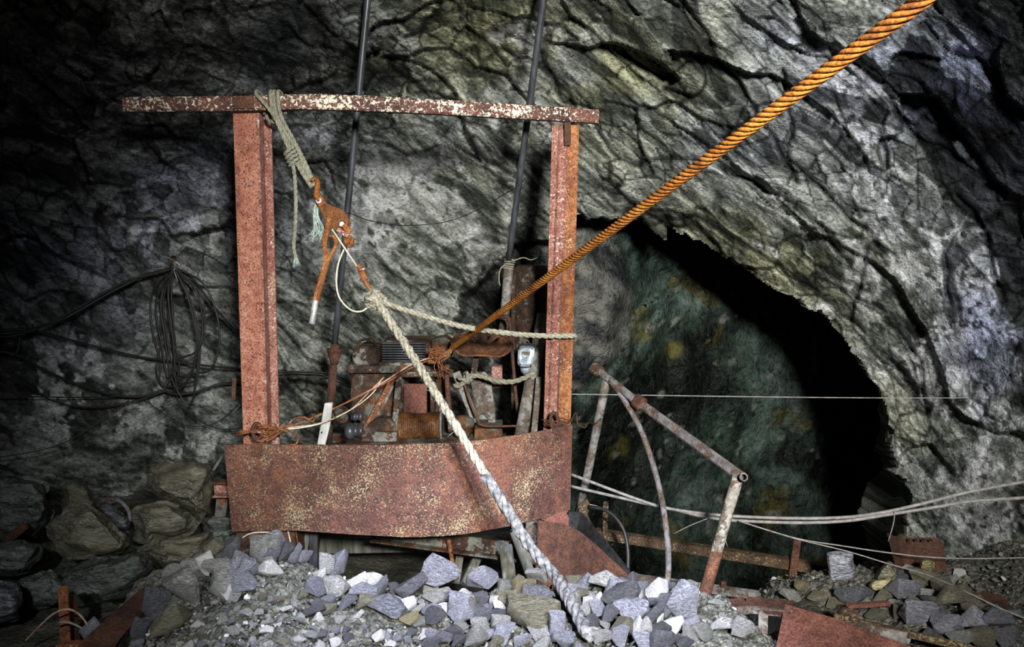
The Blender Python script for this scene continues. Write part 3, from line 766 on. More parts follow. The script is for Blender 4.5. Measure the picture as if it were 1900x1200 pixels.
build('tab', MB().prism(pp([(466, 822), (488, 822), (486, 834), (482, 848), (466, 846)], 4.03), (0, 0.012, 0)), MT['brown'], sp, bevel=0.002)
# figure-eight shackle that hangs on the tab
lk = MB()
ec = P(477, 801, 4.03)
lk.tube([ec + Vector((math.cos(a_) * 0.022, 0, math.sin(a_) * 0.043)) for a_ in [2 * math.pi * k / 26 for k in range(26)]], 0.011, 8, closed=True)
lk.bar(ec + Vector((-0.022, 0, 0)), ec + Vector((0.022, 0, 0)), 0.012, 0.014)
tag(build('chain_link', lk, MT['brown']), 'rusty oval chain link hung on the left gantry post foot', 'chain link')
lk = MB(); ec = P(1028, 780, 4.40)
lk.tube([ec + Vector((math.cos(a_) * 0.020, 0, math.sin(a_) * 0.045)) for a_ in [2 * math.pi * k / 24 for k in range(24)]], 0.010, 8, closed=True)
tag(build('chain_link', lk, MT['brown']), 'rusty oval chain link on the right gantry post above the plate', 'chain link')
# stub of a channel beam sticking out left of the plate
ib = thing('channel_beam', 'red painted stub of a channel beam left of the bowed plate', 'beam', P(405, 960, 4.5))
build('web', MB().bar(P(398, 905, 4.3), P(470, 905, 4.3), 0.055, 0.01), MT['redpale'], ib)
build('top_flange', MB().bar(P(398, 893, 4.27), P(470, 893, 4.27), 0.008, 0.07), MT['brown'], ib)
build('lower_flange', MB().bar(P(398, 918, 4.27), P(470, 918, 4.27), 0.008, 0.07), MT['redpale'], ib)
build('hanger', MB().prism(pp([(402, 920), (424, 920), (418, 958), (398, 960)], 4.32), (0, 0.02, 0)), MT['machine'], ib)

# ================================================================== leaning steel pipes
def long_pipe(a, b, r, label, parts=()):
    t = thing('steel_pipe', label, 'pipe', b)
    d = (a - b).normalized()
    build('tube', MB().tube([b + (a - b) * (k / 12) for k in range(13)], r, 16), MT['pipe'], t)
    return t, d
pa, pb = P(686, -40, 4.62), P(621, 640, 5.0)
t, d = long_pipe(pa + (pa - pb) * 0.12, pb, 0.0195, 'dark steel pipe leaning to the ceiling behind the rusty hoist')
build('joint_ring', MB().lathe(P(638, 395, 4.86) - d * 0.02, d, [(0, .0205), (0.0, .025), (.03, .025), (.03, .0205)]), MT['whitewood'], t)
pr = thing('screw_prop', 'rust brown screw jack prop carrying the left steel pipe', 'prop', P(615, 830, 5.0))
ax = (P(621, 640, 5.0) - P(614, 830, 5.0)).normalized()
build('collar', MB().lathe(P(620, 676, 5.0), ax, [(0, .022), (.03, .03), (.06, .042), (.085, .044), (.09, .05), (.097, .05), (.099, .03), (.13, .024)], 16), MT['brown'], pr)
build('screw', MB().lathe(P(619, 690, 5.0), ax, [(0, .016), (.01, .019), (.02, .016), (.03, .019), (.04, .016), (.05, .019), (.06, .016)], 12), MT['brown'], pr)
build('sleeve', MB().tube([P(614, 760, 5.0), P(618, 682, 5.0)], 0.0265, 16), MT['brown'], pr)
build('stem', MB().tube([P(611, 832, 5.0), P(614, 760, 5.0)], 0.018, 12), MT['machine'], pr)
pa, pb = P(1014, -40, 4.55), P(944, 480, 5.15)
t, d = long_pipe(pa + (pa - pb) * 0.12, pb, 0.020, 'dark steel pipe leaning to the ceiling behind the right gantry post')
build('joint_ring', MB().lathe(P(985, 190, 4.82), d, [(0, .021), (0, .0235), (.03, .0235), (.03, .021)]), MT['pipe'], t)
ft = thing('wrapped_pipe', 'grey painted pipe foot wrapped in twine below the right steel pipe', 'pipe', P(930, 640, 5.2))
build('sleeve', MB().tube([P(931, 640, 5.2), P(936, 590, 5.2), P(944, 494, 5.18)], 0.030, 16), MT['greymetal'], ft)
tw = MB()
for k in range(5): tw.torus(P(946 - k * 0.8, 482 + k * 4, 5.18), (0.1, 0.1, 1), 0.033, 0.005, 16, 6)
tw.tube(smooth_path(pp([(938, 490, 5.13), (928, 500, 5.12), (926, 520, 5.12), (928, 530, 5.12)]), 0.01), 0.004, 6)
tw.tube(smooth_path(pp([(948, 486, 5.13), (970, 478, 5.13), (985, 482, 5.14), (1000, 478, 5.16), (1012, 488, 5.18)]), 0.01), 0.0035, 6)
build('twine', tw, MT['ropegrey'], ft)

# rusty upright tank and the things beside it
tk = thing('steel_tank', 'dark rusty upright steel tank half hidden by the right post', 'tank', P(985, 820, 5.5))
c0, c1 = P(985, 830, 5.5), P(985, 492, 5.5)
build('shell', MB().lathe(c0, (0, 0, 1), [(0, .145), ((c1 - c0).length * .92, .145), ((c1 - c0).length * .97, .13), ((c1 - c0).length, .09)], 28), MT['machine'], tk)
build('seam_rib', MB().bar(P(953, 830, 5.42), P(953, 510, 5.42), 0.03, 0.02), MT['machine'], tk)
br = thing('bent_conduit', 'thin rusty conduit bent at the top beside the blue switch box', 'conduit', P(962, 800, 4.95))
build('pipe', MB().tube(smooth_path(pp([(966, 800, 4.95), (958, 740, 4.95), (951, 660, 4.95), (947, 610, 4.95), (945, 592, 4.95)]), 0.02), 0.011, 10), MT['brown'], br)
build('elbow', MB().tube(smooth_path(pp([(945, 596, 4.95), (942, 588, 4.95), (930, 587, 4.95), (916, 589, 4.95)]), 0.01), 0.014, 10), MT['brown'], br)
jb = thing('switch_box', 'pale blue cast iron switch box beside the right gantry post', 'switch box', P(974, 690, 4.85))
out = [(961, 648), (966, 641), (984, 640), (992, 646), (991, 664), (988, 676), (982, 681), (966, 681), (960, 676)]
build('body', MB().prism(pp(out, 4.86), (0, 0.10, 0)), MT['bluebox'], jb, bevel=0.006)
ins = [(964, 650), (968, 644.5), (983, 644), (989, 648), (988, 663), (985.5, 674), (980, 677), (968, 677), (963, 673)]
cv = build('cover', MB().prism(pp(ins, 4.845), (0, 0.014, 0)), MT['bluebox'], jb, bevel=0.003)
build('name_plate', MB().prism(pp([(968, 652), (984, 652), (983, 659), (968, 659)], 4.841), (0, 0.005, 0)), MT['greymetal'], cv)
for q_ in ((964, 646), (988, 646), (986, 677), (964, 677)):
    build('bolt', MB().lathe(P(q_[0], q_[1], 4.845), (0, -1, 0), [(0, .006), (.008, .006), (.010, .004)], 6), MT['machine2'], jb)
build('nozzle', MB().lathe(P(974, 695, 4.91), (0, 0, 1), [(0, .012), (.02, .026), (.045, .03)], 12), MT['bluebox'], jb)
build('hanger_ring', MB().torus(P(976, 636, 4.9), (0, 1, 0), 0.018, 0.005, 16, 6), MT['greymetal'], jb)

lp = MB(); lp.pipe(P(966, 812, 4.72), P(1008, 585, 5.1), 0.040, 0.008, 16)
tag(build('leaning_pipe', lp, MT['greymetal']), 'thick dusty grey pipe leaning against the right post behind the plate', 'pipe')
tag(build('timber_prop', MB().bar(P(990, 812, 4.62), P(1000, 700, 4.8), 0.035, 0.03), MT['greymetal'], bevel=0.003), 'narrow grey prop between leaning pipe and right post', 'prop')
tag(build('timber_post', MB().bar(P(507, 830, 4.6), P(498, 552, 4.6), 0.045, 0.06), MT['wood'], bevel=0.004), 'weathered grey timber post behind the left gantry post', 'timber')
ws = thing('white_strip', 'white painted wooden strip leaning on the plate edge', 'strip', P(598, 825, 4.2))
build('strip', MB().prism(pp([(588, 826), (602, 748), (617, 747), (612, 790), (603, 826)], 4.18), (0, 0.018, 0)), MT['whitewood'], ws, bevel=0.003)
build('nail', MB().lathe(P(597, 802, 4.18), (0, -1, 0), [(0, .005), (.004, .005), (.007, .002)], 8), MT['black'], ws)

# ================================================================== scraper winch
WY = 4.85
wn = thing('scraper_winch', 'rusty scraper winch with wound drum and grey braces behind the plate', 'winch', P(760, 830, WY))
def wb(nm, x0, y0, x1, y1, Y, depth, mat, parent=wn, bev=0.006):
    return build(nm, MB().prism(pp([(x0, y0), (x1, y0), (x1, y1), (x0, y1)], Y), (0, depth, 0)), mat, parent, bevel=bev)
wb('skid', 606, 826, 935, 842, 4.62, 0.05, MT['machine']); wb('skid', 612, 806, 940, 822, 5.2, 0.05, MT['machine'])
build('bed_plate', MB().prism([P(640, 822, 4.66), P(930, 822, 4.66), P(930, 822, 4.66) + Vector((0, 0.5, 0)), P(640, 822, 4.66) + Vector((0, 0.5, 0))], (0, 0, -0.02)), MT['machine'], wn)
# gear case on the left
gc = build('gear_case', MB().prism(pp([(652, 800), (650, 700), (658, 690), (742, 690), (748, 700), (748, 800)], 4.95), (0, 0.3, 0)), MT['machine'], wn, bevel=0.012)
wb('flange_ledge', 644, 679, 752, 692, 4.88, 0.36, MT['machine2'])
lv = build('gear_cover', MB().prism(pp([(658, 679), (652, 668), (655, 652), (664, 643), (698, 642), (704, 650), (704, 668), (698, 679)], 4.92), (0, 0.26, 0)), MT['machine2'], wn, bevel=0.015)
build('lifting_lug', MB().tube(smooth_path(pp([(664, 645, 4.95), (666, 633, 4.95), (676, 630, 4.95), (692, 629, 4.95), (697, 640, 4.95)]), 0.01), 0.008, 8), MT['brown'], lv)
for k in range(6):
    build('cover_bolt', MB().lathe(P(662 + k * 16, 686, 4.88), (0, -1, 0), [(0, .008), (.01, .008), (.013, .005)], 6), MT['machine'], gc)
# ribbed motor
mo = build('motor_body', MB().prism(pp([(708, 680), (704, 662), (706, 640), (712, 632), (792, 632), (798, 642), (798, 668), (790, 682)], 4.96), (0, 0.26, 0)), MT['machine'], wn, bevel=0.02)
for k in range(8):
    y_ = 636 + k * 4.6
    build('cooling_fin', MB().bar(P(710, y_, 4.945), P(790, y_, 4.945), 0.0065, 0.05), MT['pipe'], mo)
build('motor_foot', MB().prism(pp([(704, 672), (792, 674), (800, 690), (700, 692)], 4.9), (0, 0.3, 0)), MT['machine2'], wn, bevel=0.006)
build('terminal_box', MB().prism(pp([(800, 630), (826, 626), (838, 634), (838, 664), (802, 664)], 5.0), (0, 0.16, 0)), MT['machine'], wn, bevel=0.008)
# braces
build('brace', MB().bar(P(676, 800, 4.78), P(734, 694, 4.84), 0.030, 0.012), MT['orange'], wn)
build('brace', MB().bar(P(697, 780, 4.80), P(728, 714, 4.84), 0.024, 0.016), MT['greymetal'], wn)
build('brace', MB().bar(P(731, 806, 4.80), P(741, 694, 4.84), 0.036, 0.03), MT['machine2'], wn, bevel=0.005)
build('foot_casting', MB().prism(pp([(672, 802), (684, 786), (698, 776), (722, 778), (734, 790), (736, 802)], 4.74), (0, 0.1, 0)), MT['machine'], wn, bevel=0.008)
wb('foot_block', 670, 802, 736, 822, 4.7, 0.12, MT['machine2'])
# drum and rope winding
d0, d1 = P(738, 793, 4.86), P(822, 791, 4.86); dax = (d1 - d0).normalized(); L = (d1 - d0).length
drum = build('drum', MB().lathe(d0, dax, [(0, .10), (0.012, .10), (0.012, .07), (L - 0.012, .07), (L - 0.012, .115), (L, .115)], 28), MT['machine2'], wn)
wd = MB(); u = dax.orthogonal().normalized(); v_ = dax.cross(u); turns = 22
wd.tube([d0 + dax * (0.016 + (L - 0.032) * k / (turns * 16)) + (u * math.cos(2 * math.pi * k / 16) + v_ * math.sin(2 * math.pi * k / 16)) * (0.083 + 0.004 * math.sin(k / 37.0)) for k in range(turns * 16 + 1)], 0.0066, 6)
build('wound_cable', wd, MT['winding'], drum)
wb('guard_panel', 748, 712, 792, 768, 4.98, 0.012, MT['redplate'])
wb('side_frame', 798, 700, 806, 806, 4.9, 0.1, MT['machine']); wb('cap_rail', 742, 690, 840, 700, 4.86, 0.12, MT['machine2'])
# couplings on the left
build('coupling', MB().lathe(P(640, 800, 4.75), (1, 0.1, 0), [(0, .036), (.02, .05), (.05, .05), (.055, .036), (.08, .036), (.085, .046), (.11, .046)], 18), MT['pipe'], wn)
build('coupling', MB().lathe(P(651, 773, 4.78), (1, 0.1, 0), [(0, .022), (.015, .022), (.016, .028), (.03, .028), (.031, .022), (.05, .022), (.051, .028), (.07, .028)], 16), MT['pipe'], wn)
build('bearing', MB().lathe(P(632, 768, 4.9), (0.3, -1, 0), [(0, .06), (.06, .06), (.07, .035), (.10, .035)], 18), MT['machine'], wn)
build('brake_band', MB().lathe(P(858, 806, 4.8), (0, 0, 1), [(0, .055), (.05, .055), (.055, .075), (.075, .075), (.10, .06), (.115, .03), (.12, .008)], 20), MT['machine'], wn)
build('lever', MB().tube(smooth_path(pp([(836, 800, 4.8), (833, 750, 4.8), (829, 700, 4.8), (830, 676, 4.8)]), 0.02), 0.016, 12), MT['brown'], wn)
build('lever', MB().bar(P(846, 690, 4.86), P(880, 775, 4.86), 0.05, 0.02), MT['greymetal'], wn, bevel=0.004)
build('pedal_rod', MB().tube(smooth_path(pp([(858, 700, 4.82), (872, 745, 4.78), (888, 780, 4.74), (898, 790, 4.72), (960, 790, 4.72)]), 0.02), 0.007, 8), MT['brown'], wn)
wb('end_frame', 806, 700, 826, 800, 5.0, 0.2, MT['machine']); wb('gear_box', 880, 796, 932, 822, 4.75, 0.25, MT['machine'])
wb('rear_bracket', 912, 680, 932, 720, 5.0, 0.08, MT['redpale'])

# operator's seat
st = thing('operator_seat', 'rusty pressed steel pan seat with slots beside the winch', 'seat', P(893, 800, 5.0))
sc_ = P(893, 648, 4.86); n1, n2 = 40, 8; vs = []; fs = []
def pan_r(a_): return (0.155 + 0.022 * math.cos(2 * a_)) * (1.0 - 0.28 * math.exp(-((math.sin(a_) + 1) / 0.18) ** 2))
tilt = Matrix.Rotation(R(52), 3, 'X') @ Matrix.Rotation(R(4), 3, 'Y')
for lay_ in (0, 1):
    for i in range(n2 + 1):
        f_ = i / n2
        for j in range(n1):
            a_ = 2 * math.pi * j / n1; rr = pan_r(a_) * f_
            zz = 0.055 * f_ ** 2.2 + 0.01 * math.cos(2 * a_) * f_ - (0.006 if lay_ else 0)
            vs.append(sc_ + tilt @ Vector((rr * math.cos(a_) * 1.02, rr * math.sin(a_) * 0.70, zz)))
W2 = (n2 + 1) * n1
slots = set()
for j in range(4, 17, 3): slots |= {(4, j), (5, j), (6, j)}
for i in range(n2):
    for j in range(n1):
        a_ = i * n1 + j; b_ = i * n1 + (j + 1) % n1
        if (i, j) in slots: 
            for (p_, q_) in ((a_, b_), (b_, b_ + n1), (b_ + n1, a_ + n1), (a_ + n1, a_)): fs.append((p_, q_, q_ + W2, p_ + W2))
            continue
        fs.append((a_, b_, b_ + n1, a_ + n1)); fs.append((W2 + a_, W2 + a_ + n1, W2 + b_ + n1, W2 + b_))
for j in range(n1):
    a_ = n2 * n1 + j; b_ = n2 * n1 + (j + 1) % n1; fs.append((a_, b_, W2 + b_, W2 + a_))
mb = MB(); mb.add(vs, fs, True)
pan = build('seat_pan', mb, MT['seat'], st)
build('rim', MB().tube([vs[n2 * n1 + j] for j in range(n1)], 0.008, 8, closed=True), MT['seat'], pan)
build('stem', MB().bar(P(884, 660, 4.9), P(878, 700, 4.9), 0.035, 0.02), MT['machine2'], st)
build('bracket_plate', MB().prism(pp([(872, 702), (884, 690), (900, 690), (910, 702), (914, 730), (919, 760), (919, 792), (907, 792), (904, 774), (896, 768), (886, 772), (880, 750), (876, 724)], 4.92), (0, 0.022, 0)), MT['greymetal'], st, bevel=0.004)
build('clamp_ring', MB().torus(P(900, 726, 4.91), (0, 1, 0), 0.012, 0.004, 12, 6), MT['greymetal'], st)
# small parts hanging next to it
tr = MB()
twisted(tr, pp([(992, 690, 4.78), (975, 700, 4.78), (950, 708, 4.76), (920, 706, 4.76), (890, 697, 4.78), (868, 698, 4.78)]), 0.017)
for (dx, dy, rot_) in ((0, 0, 0), (-6, 6, 1), (4, 4, 2)):
    c_ = P(866 + dx, 700 + dy, 4.78); ax_v = Vector((math.cos(rot_ * 1.1), 0.4, math.sin(rot_ * 1.1)))
    u_ = ax_v.orthogonal().normalized(); w2 = ax_v.normalized().cross(u_)
    twisted(tr, [c_ + (u_ * math.cos(a_) + w2 * math.sin(a_)) * 0.03 for a_ in [2 * math.pi * k / 10 for k in range(11)]], 0.014)
twisted(tr, pp([(866, 704, 4.77), (852, 716, 4.77), (842, 714, 4.78)]), 0.015)
tag(build('tie_rope', tr, MT['ropegrey']), 'grey rope knotted round the seat bracket below the seat', 'rope')
# ================================================================== hoist, slings and ropes
HY = 4.02
sl = thing('rope_sling', 'grey rope sling looped over the crossbeam holding the rusty hoist', 'rope', P(545, 490, HY))
def over_beam(x_top, x_front, y_front, Yb):
    """a turn of rope over the beam: from behind, across the top and down the front"""
    b = P(x_top, 190, Yb); r_ = 0.05
    return [b + Vector((0.01, 0.052, -0.05)), b + Vector((0.0, 0.052, 0.03)), b + Vector((-0.002, 0.0, 0.052)), b + Vector((0.004, -0.048, 0.03)), P(x_front, y_front, Yb - 0.058)]
hook_top = P(580, 338, HY)
for k, (xt, xf, yf, off) in enumerate(((481, 507, 213, -0.016), (506, 509, 216, -0.006), (512, 514, 216, 0.006), (520, 521, 214, 0.018))):
    mb = MB(); e_ = Vector((off, 0.006 * (k % 2), off * 0.6))
    twisted(mb, over_beam(xt, xf, yf, 4.11) + [P(540, 268, 4.045) + e_, P(563, 312, 4.03) + e_ * 0.9, P(581, 346, 4.03) + e_ * 0.5], 0.0105)
    build('rope_turn', mb, MT['ropegrey'], sl)
mb = MB(); twisted(mb, pp([(494, 214, 4.12), (500, 224, 4.1), (520, 232, 4.07), (536, 262, 4.05)]), 0.0095)
build('rope_turn', mb, MT['ropegrey'], sl)
mb = MB()
for k in range(4):
    c_ = P(537 + k * 3, 280 + k * 7, 4.03)
    u_ = Vector((0.8, -0.2, 0.55)).normalized(); w_ = Vector((0.1, -0.95, 0.1)).normalized()
    twisted(mb, [c_ + u_ * math.cos(a_) * 0.030 + w_ * math.sin(a_) * 0.024 for a_ in [2 * math.pi * j / 10 for j in range(11)]], 0.010)
build('knot', mb, MT['ropegrey'], sl)
mb = MB(); twisted(mb, pp([(543, 300, 4.02), (547, 330, 4.02), (549, 380, 4.02), (547, 430, 4.02), (545, 455, 4.02), (549, 480, 4.02)]), 0.0105)
tail = build('rope_tail', mb, MT['ropegrey'], sl)
mb = MB(); rr_ = random.Random(4)
for k in range(16):
    a_ = P(549, 478, 4.02) + Vector((rr_.uniform(-.008, .008), rr_.uniform(-.008, .008), 0))
    b_ = a_ + Vector((rr_.uniform(-.018, .018), rr_.uniform(-.012, .012), -rr_.uniform(.03, .05)))
    mb.tube([a_, (a_ + b_) / 2 + Vector((rr_.uniform(-.006, .006), 0, 0)), b_], [0.0025, 0.002, 0.001], 4)
build('frayed_end', mb, MT['fray'], tail)
mb = MB()
for k in range(14):
    o_ = Vector((rr_.uniform(-.02, .02), rr_.uniform(-.01, .02), 0))
    ps = [P(588, 372, 4.05) + o_ * 0.3, P(586, 400, 4.05) + o_ * 0.6, P(584 + rr_.uniform(-4, 10), 425, 4.05) + o_, P(582 + rr_.uniform(-6, 18), 436 + rr_.uniform(0, 14), 4.05) + o_]
    mb.tube(smooth_path(ps, 0.02), 0.003, 4)
build('frayed_end', mb, MT['fray'], sl)

ho = thing('lever_hoist', 'orange rusty ratchet lever hoist hanging from the rope sling', 'hoist', P(625, 430, HY))
def hp(*l): return pp(list(l), HY)
# top hook
build('top_hook', MB().tube(smooth_path(pp([(578, 336, HY - .02), (583, 331, HY - .01), (589, 335, HY), (589, 348, HY), (586, 360, HY), (592, 372, HY)]), 0.006), [0.008 + 0.006 * min(1, k / 8) for k in range(len(smooth_path(pp([(578, 336, HY - .02), (583, 331, HY - .01), (589, 335, HY), (589, 348, HY), (586, 360, HY), (592, 372, HY)]), 0.006)))], 10), MT['hoist'], ho)
build('hook_block', MB().prism(hp((583, 362), (590, 355), (600, 368), (606, 380), (594, 388), (586, 378)), (0, 0.03, 0)), MT['hoist'], ho, bevel=0.004)
b_ = build('swivel_eye', MB().lathe(P(591.5, 372, HY - 0.001), (0, -1, 0), [(0, .016), (.006, .016), (.009, .012)], 14), MT['silver'], ho)
build('eye_hole', MB().lathe(P(591, 372, HY - 0.008), (0, -1, 0), [(0, .006), (.003, .006)], 10), MT['black'], b_)
build('side_plate', MB().prism(hp((592, 386), (604, 376), (634, 389), (646, 402), (651, 414), (649, 419), (634, 409), (628, 416), (622, 430), (610, 420), (600, 404)), (0, 0.012, 0)), MT['hoistdark'], ho, bevel=0.003)
build('side_plate', MB().prism(pp([(594, 388), (606, 379), (636, 392), (650, 418), (624, 432), (602, 406)], HY + 0.045), (0, 0.012, 0)), MT['hoistdark'], ho, bevel=0.003)
build('ratchet_drum', MB().lathe(P(627, 414, HY + 0.012), (0, 1, 0), [(0, .04), (.033, .04)], 18), MT['hoist'], ho)
build('pawl', MB().prism(hp((631, 412), (637, 410), (640, 415), (634, 421), (630, 419)), (0, -0.014, 0)), MT['silver'], ho, bevel=0.002)
build('frame_bar', MB().bar(P(626, 425, HY - .01), P(646, 438, HY - .01), 0.022, 0.02), MT['redpale'], ho, bevel=0.002)
build('frame_bar', MB().bar(P(638, 416, HY), P(650, 432, HY), 0.03, 0.02), MT['hoist'], ho, bevel=0.003)
build('sheave_block', MB().prism(hp((636, 440), (648, 436), (656, 444), (654, 454), (648, 462), (638, 452)), (0, 0.035, 0)), MT['hoist'], ho, bevel=0.006)
for q_ in ((641, 443), (650, 444), (646, 452)): build('rivet', MB().lathe(P(q_[0], q_[1], HY), (0, -1, 0), [(0, .007), (.005, .006), (.008, .002)], 8), MT['hoistdark'], ho)
# lever: a fork that closes into a channel, with a bare metal grip
fork = build('lever', MB().bar(P(607, 482, HY - .01), P(585, 560, HY - .02), 0.030, 0.022), MT['hoist'], ho, bevel=0.004)
build('fork_arm', MB().bar(P(612, 404, HY - .005), P(602, 448, HY - .01), 0.026, 0.014), MT['hoist'], fork, bevel=0.003)
build('fork_arm', MB().bar(P(602, 446, HY - .01), P(606, 486, HY - .01), 0.022, 0.014), MT['hoist'], fork, bevel=0.003)
build('fork_arm', MB().tube(smooth_path(pp([(616, 436, HY - .005), (623, 444, HY - .005), (622, 458, HY - .005), (612, 476, HY - .01), (607, 486, HY - .01)]), 0.01), 0.010, 8), MT['hoist'], fork)
build('lever_rib', MB().bar(P(608, 484, HY - .024), P(588, 556, HY - .034), 0.012, 0.006), MT['hoistdark'], fork)
build('cross_pin', MB().tube(hp((610, 437), (624, 441)), 0.006, 8), MT['redpale'], fork)
build('grip', MB().lathe(P(579, 601, HY - .025), P(586, 556, HY - .02) - P(579, 601, HY - .025), [(0, .014), (.003, .0165), (.12, .0155), (.123, .012)], 14), MT['silver'], fork)
build('wire', MB().tube(pp([(616, 425, HY - .02), (662, 494, HY - .02)]), 0.0042, 8), MT['cream'], ho)
build('loose_wire', MB().tube(smooth_path(pp([(640, 458, HY), (628, 488, HY), (624, 520, HY), (628, 548, HY), (640, 566, HY - .02), (656, 577, HY - .03), (672, 577, HY - .03), (682, 570, HY - .02)]), 0.012), 0.0045, 8), MT['cream'], ho)
lh = build('lower_hook', MB().prism(hp((661, 492), (668, 490), (676, 504), (682, 518), (676, 524), (668, 512)), (0, 0.022, 0)), MT['hoist'], ho, bevel=0.004)
build('hook_pin', MB().tube(pp([(664, 502, HY - .01), (678, 498, HY - .01)]), 0.007, 8), MT['redpale'], lh)
build('hook_pin', MB().tube(pp([(668, 521, HY - .01), (682, 514, HY - .01)]), 0.007, 8), MT['redpale'], lh)
build('shank', MB().tube(smooth_path(pp([(675, 518, HY), (684, 532, HY - .005), (692, 544, HY - .01)]), 0.01), [0.012 - 0.0006 * k for k in range(len(smooth_path(pp([(675, 518, HY), (684, 532, HY - .005), (692, 544, HY - .01)]), 0.01)))], 8), MT['hoist'], lh)

# heap surface is needed by the rope that lies on it
def heap_z(x, y):
    """top of the rubble in the chute"""
    x = np.asarray(x, float); y = np.asarray(y, float)
    crest = 3.62 - 0.16 * sstep(-1.2, -0.6, x) + 0.05 * np.sin(x * 4.0)
    base = 0.045 - 0.075 * (x + 1.2) * 0.8 + 0.06 * np.sin(x * 3.1 + y * 1.7) * 0.5 + 0.05 * (3.6 - y)
    left_edge = -1.52 + 0.55 * (3.6 - y)
    drop = 0.85 * np.maximum(0, y - crest) + 0.5 * np.maximum(0, (left_edge + 0.10) - x) + 0.8 * np.maximum(0, x - (0.92 + 0.1 * (3.6 - y)))
    return base - drop
def heap_hit(px, py, zf=heap_z, y0=1.6, y1=6.0):
    best = None
    for k in range(400):
        Y = y0 + (y1 - y0) * k / 400
        p = P(px, py, Y)
        if p.z <= float(zf(p.x, p.y)): return p
    return P(px, py, y1)

kn = thing('hauling_rope', 'thick pale rope tied to the hoist hook running down to the rubble', 'rope', P(700, 575, 3.98))
mb = MB(); kc = P(696, 556, 3.99)
for k, (ax_v, off, rad) in enumerate((((0.5, 0.8, -0.3), (-0.012, 0, 0.006), 0.036), ((0.2, 0.5, 0.9), (-0.004, -0.012, -0.006), 0.034), ((0.9, -0.1, 0.5), (0.012, -0.01, 0.0), 0.033), ((-0.4, 0.9, 0.4), (0.016, 0.004, -0.010), 0.032), ((0.7, 0.6, 0.4), (-0.016, -0.010, -0.014), 0.026))):
    ax_v = Vector(ax_v).normalized(); u_ = ax_v.orthogonal().normalized(); w_ = ax_v.cross(u_)
    twisted(mb, [kc + Vector(off) + (u_ * math.cos(a_) + w_ * math.sin(a_)) * rad for a_ in [2 * math.pi * j / 12 for j in range(13)]], 0.0185, jitter=0.2)
build('knot', mb, MT['rope'], kn)
h1_ = heap_hit(1028, 1098); h2_ = heap_hit(1052, 1140); h3_ = heap_hit(1092, 1215)
lift = Vector((0, -0.01, 0.085))
fall = [P(706, 568, 3.97), P(800, 715, 3.82), P(900, 880, 3.65), P(985, 1015, 3.54)]
mb = MB(); twisted(mb, fall[:3], 0.0235, jitter=0.35)
build('hanging_fall', mb, MT['rope'], kn)
mb = MB(); twisted(mb, fall[1:][1:] + [h1_ + lift, h2_ + lift, h3_ + lift], 0.030, jitter=0.5)
build('muddy_end', mb, MT['ropepale'], kn)
mb = MB()
for k in range(150):
    t_ = rr_.random(); p = fall[0].lerp(fall[3], t_) + Vector((rr_.uniform(-.02, .02), -0.012, rr_.uniform(-.02, .02)))
    mb.tube([p, p + Vector((rr_.uniform(-.03, .03), -rr_.uniform(0, .02), rr_.uniform(-.03, .03)))], [0.0014, 0.0006], 3, cap=False)
tag(build('loose_fibres', mb, MT['ropepale'], kn), kind='stuff')
mb = MB()
pe = P(1060, 622, GR - 0.03)
twisted(mb, [P(708, 560, 3.98), P(770, 581, 4.08), P(860, 606, 4.22), P(950, 619, 4.36), P(1010, 623, 4.455), P(1060, 623, GR - 0.035), P(1066, 624, GR + 0.0), P(1064, 630, GR + 0.06), P(1040, 628, GR + 0.12)], 0.0165, jitter=0.2)
build('tied_leg', mb, MT['rope'], kn)

# ------------------------------------------------------------------ orange wire rope
A_, B_ = P(1718, -4, 1.55), P(838, 646, 4.75)
far = A_ + (A_ - B_) * 0.28
mb = MB(); twisted(mb, [far, A_, B_], 0.0175, strands=6, pitch=0.16, step=0.012, m=7)
oc = thing('wire_rope', 'bright orange rusted wire rope stretched from the winch to upper right', 'wire rope', B_)
build('rope_body', mb, MT['cable'], oc)
mb = MB()
for k in range(6):
    o_ = Vector((rr_.uniform(-.02, .02), rr_.uniform(-.03, .03), rr_.uniform(-.02, .02)))
    mb.tube(smooth_path([B_.lerp(A_, 0.012), P(826, 655, 4.76) + o_, P(806, 664, 4.78) + o_ * 1.2, P(792 + rr_.uniform(-8, 6), 668 + rr_.uniform(-6, 8), 4.78) + o_], 0.02), 0.006, 6)
build('unlaid_strands', mb, MT['orange'], oc)
mb = MB()
for k in range(13):
    c_ = P(806 + rr_.uniform(-8, 10), 656 + rr_.uniform(-8, 8), 4.74 + rr_.uniform(-.03, .03)); ax_v = Vector((rr_.uniform(-1, 1), rr_.uniform(-.6, .6), rr_.uniform(-1, 1))).normalized()
    u_ = ax_v.orthogonal().normalized(); w_ = ax_v.cross(u_); r1, r2 = rr_.uniform(.02, .055), rr_.uniform(.015, .035)
    mb.tube([c_ + u_ * math.cos(a_) * r1 + w_ * math.sin(a_) * r2 for a_ in [2 * math.pi * j / 14 for j in range(14)]], 0.0028, 5, closed=True)
for k in range(7):
    x_ = 800 + rr_.uniform(-8, 20)
    mb.tube(smooth_path(pp([(x_, 666, 4.72), (x_ + rr_.uniform(-6, 14), 680, 4.71), (x_ + rr_.uniform(4, 26), 690 + rr_.uniform(-4, 14), 4.72)]), 0.02), 0.0026, 5)
tag(build('wire_tangle', mb, MT['orange']), 'tangle of rusty binding wire at the lower end of the orange rope', 'wire')

